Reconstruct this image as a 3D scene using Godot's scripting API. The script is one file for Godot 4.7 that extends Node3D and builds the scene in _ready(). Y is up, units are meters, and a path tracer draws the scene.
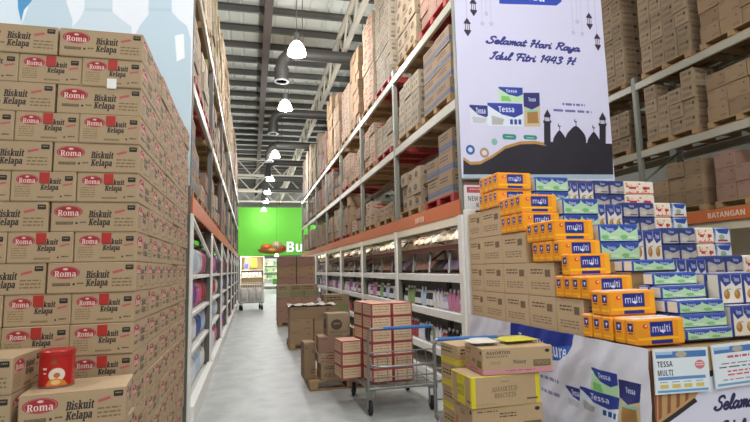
extends Node3D
# A wholesale store aisle: pallet racks, a tower of biscuit cartons, a stepped tissue display, trolleys and pallets of goods.

const EYE := Vector3(0, 1.65, 0)
const FOCAL := 498.0
const YAW := 14.02
const PITCH := 6.565
const ROLL := -1.276
const RX := 2.6          # aisle face of the rack with the mosque banner
const LX := -0.66        # aisle face of the rack behind the carton tower
const FX := 7.55         # face of the rack across the next aisle
const Z0 := -5.87        # where the racks begin
const BAY := 2.95
const ROOF := 9.5
const NTH := ["first", "second", "third", "fourth", "fifth", "sixth", "seventh", "eighth", "ninth", "tenth", "eleventh", "twelfth", "thirteenth", "fourteenth", "fifteenth", "sixteenth", "seventeenth", "eighteenth", "nineteenth", "twentieth", "twenty-first", "twenty-second", "twenty-third", "twenty-fourth", "twenty-fifth", "twenty-sixth", "twenty-seventh", "twenty-eighth", "twenty-ninth", "thirtieth", "thirty-first", "thirty-second", "thirty-third", "thirty-fourth"]

var rng := RandomNumberGenerator.new()
var taken := {}
var cam_basis: Basis
var mats := {}
var meshes := {}

# ---------------------------------------------------------------- drawing on images
class Canvas:
	var im: Image
	var w: int
	var h: int
	var cov: PackedFloat32Array
	var x0 := 99999
	var y0 := 99999
	var x1 := -1
	var y1 := -1
	static var glyphs := {}
	func _init(ww: int, hh: int, c: Color) -> void:
		w = ww
		h = hh
		im = Image.create(w, h, false, Image.FORMAT_RGBA8)
		im.fill(c)
		cov.resize(w * h)
	func rect(r: Rect2, c: Color) -> void:
		im.fill_rect(Rect2i(Vector2i(r.position.round()), Vector2i((r.end.round() - r.position.round()).max(Vector2.ONE))), c)
	func poly(p: PackedVector2Array) -> void:
		var lo := 1e9
		var hi := -1e9
		var xl := 1e9
		var xh := -1e9
		for q in p:
			lo = minf(lo, q.y)
			hi = maxf(hi, q.y)
			xl = minf(xl, q.x)
			xh = maxf(xh, q.x)
		var r0 := maxi(0, int(floor(lo)))
		var r1 := mini(h - 1, int(floor(hi)))
		if r1 < r0 or xh < 0 or xl > w:
			return
		x0 = mini(x0, maxi(0, int(floor(xl))))
		x1 = maxi(x1, mini(w - 1, int(ceil(xh))))
		y0 = mini(y0, r0)
		y1 = maxi(y1, r1)
		var n := p.size()
		for row in range(r0, r1 + 1):
			for k in 3:
				var y := row + (k + 0.5) / 3.0
				var xs := []
				var b := p[n - 1]
				for a in p:
					if (a.y <= y) != (b.y <= y):
						xs.append(a.x + (y - a.y) * (b.x - a.x) / (b.y - a.y))
					b = a
				if xs.size() > 2:
					xs.sort()
				elif xs.size() == 2 and xs[0] > xs[1]:
					xs.reverse()
				for j in range(0, xs.size() - 1, 2):
					var s: float = maxf(0.0, xs[j])
					var e: float = minf(w - 0.001, xs[j + 1])
					if e <= s:
						continue
					var i0 := int(s)
					var i1 := int(e)
					var at := row * w
					if i0 == i1:
						cov[at + i0] += (e - s) / 3.0
					else:
						cov[at + i0] += (i0 + 1 - s) / 3.0
						for i in range(i0 + 1, i1):
							cov[at + i] += 1.0 / 3.0
						cov[at + i1] += (e - i1) / 3.0
	func ink(c: Color) -> void:
		for y in range(y0, y1 + 1):
			for x in range(x0, x1 + 1):
				var a := cov[y * w + x]
				if a > 0.004:
					im.set_pixel(x, y, im.get_pixel(x, y).lerp(Color(c.r, c.g, c.b), minf(a, 1.0) * c.a))
					cov[y * w + x] = 0.0
		x0 = 99999
		y0 = 99999
		x1 = -1
		y1 = -1
	func shape(p: Array, c: Color) -> void:
		poly(PackedVector2Array(p))
		ink(c)
	func oval(o: Vector2, r: Vector2, c: Color, turn := 0.0) -> void:
		var p := PackedVector2Array()
		for i in 28:
			p.append(o + (Vector2(cos(i * TAU / 28), sin(i * TAU / 28)) * r).rotated(turn))
		poly(p)
		ink(c)
	func soft_rect(r: Rect2, k: float, c: Color) -> void:
		var p := PackedVector2Array()
		for q in [[1, 1, 0], [0, 1, 1], [0, 0, 2], [1, 0, 3]]:
			var o := r.position + Vector2(r.size.x - k if q[0] else k, r.size.y - k if q[1] else k)
			for i in 5:
				p.append(o + Vector2.from_angle(q[2] * PI / 2 + i * PI / 8) * k)
		poly(p)
		ink(c)
	func stroke(pts: Array, t: float) -> void:
		var smooth := []
		for i in pts.size() - 1:
			var a: Vector2 = pts[maxi(0, i - 1)]
			var d: Vector2 = pts[mini(pts.size() - 1, i + 2)]
			for k in 5:
				smooth.append(pts[i].cubic_interpolate(pts[i + 1], a, d, k / 5.0))
		smooth.append(pts[-1])
		for i in smooth.size() - 1:
			var u: Vector2 = (smooth[i + 1] - smooth[i]).normalized() * t * 0.5
			var v := u.orthogonal()
			poly(PackedVector2Array([smooth[i] + v - u * 0.5, smooth[i + 1] + v + u * 0.5, smooth[i + 1] - v + u * 0.5, smooth[i] - v - u * 0.5]))
	# printed lettering, fitted into a rectangle
	func text(s: String, r: Rect2, c: Color, how := {}) -> void:
		var key := s + str(how.get("serif", false)) + str(how.get("bold", true))
		if not glyphs.has(key):
			var f := SystemFont.new()
			f.font_names = PackedStringArray(["Droid Serif" if how.get("serif", false) else "Droid Sans"])
			f.font_weight = 700 if how.get("bold", true) else 400
			var t := TextMesh.new()
			t.text = s
			t.font = f
			t.font_size = 48
			t.pixel_size = 0.02
			t.depth = 0.0
			t.curve_step = 2.0
			var a := t.get_mesh_arrays()
			var v: PackedVector3Array = a[Mesh.ARRAY_VERTEX]
			var ix: PackedInt32Array = a[Mesh.ARRAY_INDEX] if a[Mesh.ARRAY_INDEX] != null else PackedInt32Array(range(v.size()))
			var box := Rect2(v[0].x, v[0].y, 0, 0)
			for q in v:
				box = box.expand(Vector2(q.x, q.y))
			var tris := PackedVector2Array()
			for i in ix:
				tris.append((Vector2(v[i].x, v[i].y) - box.position) / box.size)
			glyphs[key] = tris
		var tr: PackedVector2Array = glyphs[key]
		var sh: float = how.get("shear", 0.0)
		var lean: float = how.get("rise", 0.0)
		for i in range(0, tr.size(), 3):
			var p := PackedVector2Array()
			for k in 3:
				var q := tr[i + k]
				var x := r.position.x + q.x * r.size.x + (q.y - 0.5) * sh * r.size.y
				p.append(Vector2(x, r.position.y + (1.0 - q.y) * r.size.y - q.x * lean * r.size.x))
			poly(p)
		ink(c)
	func tex() -> ImageTexture:
		im.generate_mipmaps()
		return ImageTexture.create_from_image(im)

# brush-script letters: x, y pairs for each stroke, then the advance
const SCRIPT := {
	"e": [[0, .45, .45, .6, .5, .9, .25, 1, .05, .6, .1, .15, .35, 0, .62, .25], .6],
	"l": [[0, .2, .35, 1.2, .45, 1.9, .3, 2, .2, 1.4, .15, .3, .3, 0, .5, .25], .48],
	"a": [[.55, .85, .3, 1, .05, .6, .1, .1, .3, .05, .55, .6, .6, .95], [.6, .95, .55, .3, .65, 0, .85, .25], .8],
	"m": [[0, .9, .1, 1, .12, 0], [.12, .3, .35, 1, .45, .9, .42, 0], [.42, .3, .65, 1, .75, .85, .72, .2, .8, 0, .95, .25], .93],
	"t": [[.2, 1.7, .12, .4, .2, 0, .45, .25], [-.05, 1.05, .45, 1.15], .45],
	"r": [[0, .9, .1, 1, .12, 0], [.12, .5, .3, .95, .5, .9], .5],
	"i": [[0, .7, .12, 1, .1, .2, .2, 0, .4, .25], [.16, 1.45, .2, 1.5], .4],
	"y": [[0, .95, .05, .4, .2, .2, .45, .6, .5, .98], [.5, .98, .45, 0, .3, -.6, .05, -.6, .1, -.3, .6, .15], .65],
	"u": [[0, .95, .02, .3, .18, .05, .42, .4, .48, .95], [.48, .95, .46, .2, .56, 0, .75, .25], .7],
	"d": [[.55, .85, .3, 1, .05, .6, .1, .1, .3, .05, .55, .6, .65, 2], [.6, 1.5, .55, .3, .65, 0, .85, .25], .8],
	"S": [[.95, 1.6, .8, 1.95, .4, 1.8, .35, 1.3, .7, .9, .7, .25, .3, 0, -.05, .25, .1, .5], .98],
	"H": [[0, 1.6, .15, 1.9, .35, 1.9, .25, .9, .1, 0], [.95, 2, .8, 1, .75, .1, .95, .1], [0, .95, 1.05, 1.05], 1.12],
	"R": [[.1, 1.5, .2, 1.9, .3, 1.9, .2, .8, .1, 0], [.15, 1.75, .6, 2, .95, 1.7, .7, 1.15, .3, 1.05], [.4, 1.05, .7, .5, .85, 0, 1.1, .15], 1.1],
	"I": [[.05, 1.6, .3, 1.95, .6, 1.95], [.4, 1.95, .3, 1, .15, .1, -.1, .15], .6],
	"F": [[-.05, 1.5, .1, 1.85, .5, 1.95, 1.1, 1.9], [.5, 1.95, .4, 1, .25, 0], [.15, 1, .75, 1.05], .88],
	"1": [[.05, 1.5, .3, 1.95, .2, 0], .55],
	"4": [[.35, 1.9, 0, .8, .7, .8], [.6, 1.9, .5, 0], .85],
	"3": [[.1, 1.7, .4, 1.95, .65, 1.6, .3, 1.05, .65, .6, .35, 0, 0, .2], .85],
	" ": [.6],
}

func script_line(c: Canvas, s: String, from: Vector2, k: Vector2, t: float, col: Color, slope := 0.0) -> void:
	var x := 0.0
	for ch in s:
		var g: Array = SCRIPT[ch]
		for i in g.size() - 1:
			var pts := []
			for j in range(0, g[i].size(), 2):
				var lx: float = x + g[i][j] + g[i][j + 1] * 0.22
				pts.append(from + Vector2(lx * k.x, -g[i][j + 1] * k.y + lx * k.x * slope))
			c.stroke(pts, t)
		x += g[-1]
	c.ink(col)

# ---------------------------------------------------------------- meshes
class Build:
	var v := PackedVector3Array()
	var n := PackedVector3Array()
	var uv := PackedVector2Array()
	var xf := Transform3D()
	func tri(a: Vector3, b: Vector3, c: Vector3, na: Vector3, nb: Vector3, nc: Vector3, ua := Vector2.ZERO, ub := Vector2.ZERO, uc := Vector2.ZERO) -> void:
		v.append(xf * a)
		v.append(xf * c)
		v.append(xf * b)
		var bs := xf.basis
		n.append((bs * na).normalized())
		n.append((bs * nc).normalized())
		n.append((bs * nb).normalized())
		uv.append(ua)
		uv.append(uc)
		uv.append(ub)
	# corners run counter-clockwise seen from outside
	func quad(a: Vector3, b: Vector3, c: Vector3, d: Vector3, r := Rect2(0, 0, 1, 1)) -> void:
		var m := (b - a).cross(d - a).normalized()
		if m == Vector3.ZERO:
			m = (c - b).cross(d - b).normalized()
		var p := [Vector2(r.position.x, r.end.y), r.end, Vector2(r.end.x, r.position.y), r.position]
		tri(a, b, c, m, m, m, p[0], p[1], p[2])
		tri(a, c, d, m, m, m, p[0], p[2], p[3])
	func box(o: Vector3, s: Vector3, k := 0.0, faces := []) -> void:
		var h := s * 0.5
		var f: Array = faces if faces else [Rect2(0, 0, 1, 1), Rect2(0, 0, 1, 1), Rect2(0, 0, 1, 1)]
		for ax in 3:
			for sg in [-1.0, 1.0]:
				var nn := Vector3.ZERO
				nn[ax] = sg
				var uu := Vector3.UP.cross(nn) if ax != 1 else Vector3.RIGHT
				var vv := nn.cross(uu)
				var e := nn * h.abs().dot(nn.abs())
				var a := uu * (h.dot(uu.abs()) - k)
				var b := vv * (h.dot(vv.abs()) - k)
				quad(o + e - a - b, o + e + a - b, o + e + a + b, o + e - a + b, f[[1, 2, 0][ax]])
		if k <= 0.0:
			return
		var rr: Rect2 = f[0]
		var er := Rect2(rr.position + rr.size * Vector2(0.01, 0.02), rr.size * Vector2(0.01, 0.01))
		for ax in 3:
			var u := (ax + 1) % 3
			var w := (ax + 2) % 3
			for su in [-1.0, 1.0]:
				for sw in [-1.0, 1.0]:
					var p := Vector3.ZERO
					p[u] = su * (h[u] - k)
					p[w] = sw * h[w]
					var q := Vector3.ZERO
					q[u] = su * h[u]
					q[w] = sw * (h[w] - k)
					var l := Vector3.ZERO
					l[ax] = h[ax] - k
					var out := p + q
					if (l * 2).cross(q - p).dot(out) > 0:
						quad(o + p - l, o + p + l, o + q + l, o + q - l, er)
					else:
						quad(o + q - l, o + q + l, o + p + l, o + p - l, er)
		for sx in [-1.0, 1.0]:
			for sy in [-1.0, 1.0]:
				for sz in [-1.0, 1.0]:
					var sg := Vector3(sx, sy, sz)
					var a := sg * Vector3(h.x, h.y - k, h.z - k)
					var b := sg * Vector3(h.x - k, h.y, h.z - k)
					var c := sg * Vector3(h.x - k, h.y - k, h.z)
					if (b - a).cross(c - a).dot(sg) < 0:
						var t := b
						b = c
						c = t
					tri(o + a, o + b, o + c, sg, sg, sg, er.position, er.position, er.position)
	# a straight bar of square section
	func bar(a: Vector3, b: Vector3, t: float, t2 := 0.0) -> void:
		var d := (b - a)
		var l := d.length()
		d /= l
		var s := d.cross(Vector3.UP if absf(d.y) < 0.95 else Vector3.RIGHT).normalized()
		var keep := xf
		xf = xf * Transform3D(Basis(s, d, s.cross(d)), (a + b) * 0.5)
		box(Vector3.ZERO, Vector3(t, l, t2 if t2 > 0 else t))
		xf = keep
	func tube(pts: Array, r: float, sides := 8) -> void:
		var rings := []
		var up := Vector3.ZERO
		for i in pts.size():
			var d: Vector3 = (pts[mini(i + 1, pts.size() - 1)] - pts[maxi(i - 1, 0)]).normalized()
			if up == Vector3.ZERO:
				up = d.cross(Vector3.UP if absf(d.y) < 0.9 else Vector3.RIGHT).normalized()
			up = (up - d * up.dot(d)).normalized()
			var s := d.cross(up)
			var ring := []
			for k in sides:
				ring.append(up * cos(k * TAU / sides) + s * sin(k * TAU / sides))
			rings.append(ring)
		for i in pts.size() - 1:
			for k in sides:
				var j := (k + 1) % sides
				var a: Vector3 = rings[i][k]
				var b: Vector3 = rings[i][j]
				var c: Vector3 = rings[i + 1][j]
				var d: Vector3 = rings[i + 1][k]
				tri(pts[i] + a * r, pts[i] + b * r, pts[i + 1] + c * r, a, b, c)
				tri(pts[i] + a * r, pts[i + 1] + c * r, pts[i + 1] + d * r, a, c, d)
		for e in [0, pts.size() - 1]:
			var m: Vector3 = (pts[0] - pts[1]).normalized() if e == 0 else (pts[-1] - pts[-2]).normalized()
			for k in range(1, sides - 1):
				var ks := [0, k + 1, k] if e == 0 else [0, k, k + 1]
				tri(pts[e] + rings[e][ks[0]] * r, pts[e] + rings[e][ks[1]] * r, pts[e] + rings[e][ks[2]] * r, m, m, m)
	# profile of (radius, height) turned about y
	func lathe(prof: Array, sides := 16, v0 := 0.0, v1 := 1.0) -> void:
		for i in prof.size() - 1:
			var p: Vector2 = prof[i]
			var q: Vector2 = prof[i + 1]
			var t := (q - p)
			var nn := Vector2(t.y, -t.x).normalized()
			for k in sides:
				var a0 := k * TAU / sides
				var a1 := (k + 1) * TAU / sides
				var d0 := Vector3(sin(a0), 0, cos(a0))
				var d1 := Vector3(sin(a1), 0, cos(a1))
				var m0 := d0 * nn.x + Vector3.UP * nn.y
				var m1 := d1 * nn.x + Vector3.UP * nn.y
				var A := d0 * p.x + Vector3.UP * p.y
				var B := d1 * p.x + Vector3.UP * p.y
				var C := d1 * q.x + Vector3.UP * q.y
				var D := d0 * q.x + Vector3.UP * q.y
				var u0 := float(k) / sides
				var u1 := float(k + 1) / sides
				var va := lerpf(v1, v0, float(i) / (prof.size() - 1))
				var vb := lerpf(v1, v0, float(i + 1) / (prof.size() - 1))
				tri(A, B, C, m0, m1, m1, Vector2(u0, va), Vector2(u1, va), Vector2(u1, vb))
				tri(A, C, D, m0, m1, m0, Vector2(u0, va), Vector2(u1, vb), Vector2(u0, vb))
	# a sheet given by rows of points, seen from the side its normals point to
	func sheet(rows: Array) -> void:
		var R := rows.size()
		var C: int = rows[0].size()
		var nn := []
		for i in R:
			var line := []
			for j in C:
				var du: Vector3 = rows[i][mini(j + 1, C - 1)] - rows[i][maxi(j - 1, 0)]
				var dv: Vector3 = rows[mini(i + 1, R - 1)][j] - rows[maxi(i - 1, 0)][j]
				line.append(dv.cross(du).normalized())
			nn.append(line)
		for i in R - 1:
			for j in C - 1:
				var ua := Vector2(float(j) / (C - 1), float(i) / (R - 1))
				var ub := Vector2(float(j + 1) / (C - 1), float(i + 1) / (R - 1))
				tri(rows[i + 1][j], rows[i + 1][j + 1], rows[i][j + 1], nn[i + 1][j], nn[i + 1][j + 1], nn[i][j + 1], Vector2(ua.x, ub.y), ub, Vector2(ub.x, ua.y))
				tri(rows[i + 1][j], rows[i][j + 1], rows[i][j], nn[i + 1][j], nn[i][j + 1], nn[i][j], Vector2(ua.x, ub.y), Vector2(ub.x, ua.y), ua)
	func mesh() -> ArrayMesh:
		var a := []
		a.resize(Mesh.ARRAY_MAX)
		a[Mesh.ARRAY_VERTEX] = v
		a[Mesh.ARRAY_NORMAL] = n
		a[Mesh.ARRAY_TEX_UV] = uv
		var m := ArrayMesh.new()
		m.add_surface_from_arrays(Mesh.PRIMITIVE_TRIANGLES, a)
		return m

const FACES := [Rect2(0, 0, .57, .8), Rect2(.57, 0, .43, .8), Rect2(0, .8, 1, .2)]

func box_mesh(s: Vector3, k := 0.004, printed := false) -> ArrayMesh:
	var key := "box%v%f%s" % [s, k, printed]
	if not meshes.has(key):
		var b := Build.new()
		b.box(Vector3(0, s.y / 2, 0), s, k, FACES if printed else [])
		meshes[key] = b.mesh()
	return meshes[key]

# a soft filled bag lying on its base: w along x, h up, d along z
func bag_mesh(s: Vector3, taper := 0.0) -> ArrayMesh:
	var key := "bag%v%f" % [s, taper]
	if not meshes.has(key):
		var b := Build.new()
		for side in [-1.0, 1.0]:
			var rows := []
			for i in 6:
				var line := []
				for j in 6:
					var u := j / 5.0 * 2 - 1
					var w := i / 5.0 * 2 - 1
					var bulge := pow(maxf(0.0, (1 - pow(absf(u), 3)) * (1 - pow(absf(w), 3))), 0.5)
					line.append(Vector3(u * s.x / 2 * side * (1 - .06 * (1 - w * w)) * (1 - taper * (1 - w) / 2 * (1 - w) / 2), s.y / 2 * (1 - w), side * s.z / 2 * bulge))
				rows.append(line)
			b.sheet(rows)
		meshes[key] = b.mesh()
	return meshes[key]

# ---------------------------------------------------------------- scene tree helpers
func numbered(n: String) -> String:
	if not taken.has(n):
		taken[n] = 0
		return n
	taken[n] += 1
	return "%s_%03d" % [n, taken[n]]

func tag(o: Node, label: String, category: String, group := "", kind := "") -> void:
	o.set_meta("label", label)
	o.set_meta("category", category)
	if group:
		o.set_meta("group", group)
	if kind:
		o.set_meta("kind", kind)

func thing(called: String, label: String, category: String, at := Vector3.ZERO, turn := 0.0, group := "") -> Node3D:
	var o := Node3D.new()
	o.name = numbered(called)
	add_child(o)
	o.position = at
	o.rotation.y = turn
	tag(o, label, category, group)
	return o

func part(parent: Node3D, called: String, mesh: Mesh, m: Material, at := Vector3.ZERO, turn := 0.0) -> MeshInstance3D:
	var o := MeshInstance3D.new()
	o.name = called
	o.mesh = mesh
	o.material_override = m
	o.position = at
	o.rotation.y = turn
	parent.add_child(o, true)
	return o

func solo(called: String, mesh: Mesh, m: Material, label: String, category: String, at := Vector3.ZERO, turn := 0.0, group := "") -> MeshInstance3D:
	var o := MeshInstance3D.new()
	o.name = numbered(called)
	o.mesh = mesh
	o.material_override = m
	add_child(o)
	o.position = at
	o.rotation.y = turn
	tag(o, label, category, group)
	return o

func structure(called: String, mesh: Mesh, m: Material, at := Vector3.ZERO) -> MeshInstance3D:
	var o := MeshInstance3D.new()
	o.name = called
	o.mesh = mesh
	o.material_override = m
	add_child(o)
	o.position = at
	o.set_meta("kind", "structure")
	return o

func copy_of(src: Node3D, at: Vector3, turn: float, label: String, group: String) -> Node3D:
	var base := String(src.name).rstrip("0123456789").trim_suffix("_")
	var o: Node3D = src.duplicate()
	o.name = numbered(base)
	add_child(o)
	o.position = at
	o.rotation.y = turn
	o.set_meta("label", label)
	o.set_meta("group", group)
	return o

func mat(key: String, c: Color, rough := 0.75, metal := 0.0, t: Texture2D = null) -> StandardMaterial3D:
	if not mats.has(key):
		var m := StandardMaterial3D.new()
		m.resource_name = key
		m.albedo_color = c
		m.roughness = rough
		m.metallic = metal
		if t:
			m.albedo_texture = t
		mats[key] = m
	return mats[key]

func hexa(s: String) -> Color:
	return Color.html(s)

# where the line of sight through a pixel of the photograph meets a plane across an axis
func meet(px: float, py: float, axis: int, value: float) -> Vector3:
	var d := cam_basis * Vector3((px - 375.0) / FOCAL, -(py - 211.0) / FOCAL, -1.0)
	return EYE + d * ((value - EYE[axis]) / d[axis])

# ---------------------------------------------------------------- prints
func kraft(w: int, h: int, c: Color) -> Canvas:
	var cv := Canvas.new(w, h, c)
	for y in h:
		var band := rng.randf_range(-0.012, 0.012)
		for x in w:
			var k := 1.0 + band + rng.randf_range(-0.03, 0.03)
			cv.im.set_pixel(x, y, Color(c.r * k, c.g * k, c.b * k))
	return cv

func face(cv: Canvas, i: int) -> Rect2:
	var f: Rect2 = FACES[i]
	return Rect2(f.position * Vector2(cv.w, cv.h), f.size * Vector2(cv.w, cv.h))

func sub(r: Rect2, x: float, y: float, w: float, h: float) -> Rect2:
	return Rect2(r.position + r.size * Vector2(x, y), r.size * Vector2(w, h))

# rows of print too small to read
func lines(cv: Canvas, r: Rect2, rows: int, c: Color) -> void:
	var step := r.size.y / rows
	for i in rows:
		var x := 0.0
		while x < r.size.x:
			var l := minf(rng.randf_range(0.06, 0.3) * r.size.x, r.size.x - x)
			var q := Rect2(r.position + Vector2(x, i * step), Vector2(l, maxf(1.0, step * 0.45)))
			cv.soft_rect(q, minf(q.size.y, q.size.x) * 0.3, c)
			x += l + r.size.x * 0.05

func tape(cv: Canvas) -> void:
	var t := face(cv, 2)
	cv.rect(sub(t, 0, .42, 1, .16), hexa("b09c78"))

func biscuit_print() -> ImageTexture:
	var cv := kraft(768, 192, hexa("b09878"))
	var red := hexa("a32d33")
	var ink := hexa("2c2824")
	for i in 2:
		var r := face(cv, i)
		var L: bool = i == 0
		cv.rect(sub(r, 0, 0, 1, .012), hexa("957f62"))
		cv.rect(sub(r, 0, .985, 1, .015), hexa("957f62"))
		var o := r.position + r.size * (Vector2(.19, .31) if L else Vector2(.235, .26))
		var rad := r.size * (Vector2(.165, .215) if L else Vector2(.172, .18))
		cv.oval(o, rad, red)
		cv.oval(o, rad * .92, hexa("c4848a"))
		cv.oval(o, rad * .87, red)
		cv.text("Roma", Rect2(o - rad * Vector2(.74, .26), rad * Vector2(1.48, .92)), hexa("eadfd2"), {"serif": true})
		cv.oval(o - rad * Vector2(0, .55), rad * Vector2(.18, .18), hexa("e0c9b8"))
		if L:
			cv.text("Biskuit", sub(r, .434, .255, .265, .26), ink, {"serif": true, "shear": .12})
			cv.text("Kelapa", sub(r, .434, .545, .25, .32), ink, {"serif": true, "shear": .12})
			cv.text("Biskuit", sub(r, .43, .25, .265, .26), ink, {"serif": true, "shear": .12})
			cv.text("Kelapa", sub(r, .43, .54, .25, .32), ink, {"serif": true, "shear": .12})
			cv.soft_rect(sub(r, .885, .07, .095, .17), 4, ink)
			lines(cv, sub(r, .90, .12, .065, .08), 1, hexa("a08a66"))
			cv.shape([r.position + r.size * Vector2(.73, .3), r.position + r.size * Vector2(.85, .21), r.position + r.size * Vector2(.86, .29), r.position + r.size * Vector2(.74, .38)], hexa("bd5a5c"))
			lines(cv, sub(r, .73, .52, .23, .36), 3, hexa("7d6a4c"))
			cv.rect(sub(r, .05, .66, .2, .1), hexa("5d503b"))
			lines(cv, sub(r, .06, .67, .18, .08), 2, hexa("a08a66"))
			cv.oval(r.position + r.size * Vector2(.29, .71), Vector2(6, 6), ink)
			lines(cv, sub(r, .33, .66, .07, .1), 1, hexa("4c4232"))
		else:
			cv.text("Biskuit", sub(r, .455, .205, .32, .2), ink, {"serif": true, "shear": .12})
			cv.text("Kelapa", sub(r, .455, .425, .28, .25), ink, {"serif": true, "shear": .12})
			cv.text("Biskuit", sub(r, .45, .2, .32, .2), ink, {"serif": true, "shear": .12})
			cv.text("Kelapa", sub(r, .45, .42, .28, .25), ink, {"serif": true, "shear": .12})
			cv.soft_rect(sub(r, .83, .12, .13, .17), 4, ink)
			lines(cv, sub(r, .85, .17, .09, .07), 1, hexa("a08a66"))
			cv.shape([r.position + r.size * Vector2(.8, .42), r.position + r.size * Vector2(.95, .36), r.position + r.size * Vector2(.96, .41), r.position + r.size * Vector2(.81, .48)], hexa("bd5a5c"))
			lines(cv, sub(r, .05, .5, .24, .4), 5, hexa("8a7653"))
			cv.rect(sub(r, .4, .84, .26, .07), hexa("8a7653"))
			cv.oval(r.position + r.size * Vector2(.78, .84), Vector2(5, 5), ink)
			lines(cv, sub(r, .83, .79, .12, .1), 1, hexa("4c4232"))
	tape(cv)
	return cv.tex()

# plain store cartons: the stock colour, the ink and how the ink is laid out
func carton_print(c: Color, ink: Color, style: int, accent: Color) -> ImageTexture:
	var cv := kraft(256, 128, c)
	for i in 2:
		var r := face(cv, i)
		match style:
			0:
				lines(cv, sub(r, .12, .18, .5, .2), 2, ink)
				cv.rect(sub(r, .68, .2, .2, .22), ink.lerp(c, .25))
				lines(cv, sub(r, .12, .6, .7, .25), 3, ink.lerp(c, .4))
			1:
				cv.oval(r.get_center() - Vector2(r.size.x * .1, 0), r.size * Vector2(.26, .24), ink.lerp(c, .2))
				lines(cv, sub(r, .26, .42, .3, .16), 1, c)
				lines(cv, sub(r, .1, .78, .8, .14), 2, ink.lerp(c, .4))
			2:
				cv.rect(sub(r, 0, .62, 1, .26), accent)
				lines(cv, sub(r, .1, .14, .6, .3), 2, ink)
				lines(cv, sub(r, .08, .68, .8, .12), 1, c)
			3:
				lines(cv, sub(r, .06, .08, .3, .12), 2, ink.lerp(c, .3))
				lines(cv, sub(r, .6, .74, .32, .16), 2, ink.lerp(c, .3))
				cv.oval(r.position + r.size * Vector2(.8, .25), Vector2(5, 6), ink)
			4:
				cv.shape([r.position + r.size * Vector2(.1, .5), r.position + r.size * Vector2(.45, .15), r.position + r.size * Vector2(.9, .3), r.position + r.size * Vector2(.55, .72)], accent)
				lines(cv, sub(r, .22, .38, .5, .16), 1, hexa("e8dcc0"))
				lines(cv, sub(r, .1, .82, .75, .1), 1, ink)
			5:
				for k in 3:
					for j in 2:
						cv.rect(sub(r, .1 + .29 * k, .2 + .36 * j, .17, .2), ink.lerp(c, .35 if (k + j) % 2 else .6))
	tape(cv)
	return cv.tex()

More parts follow.
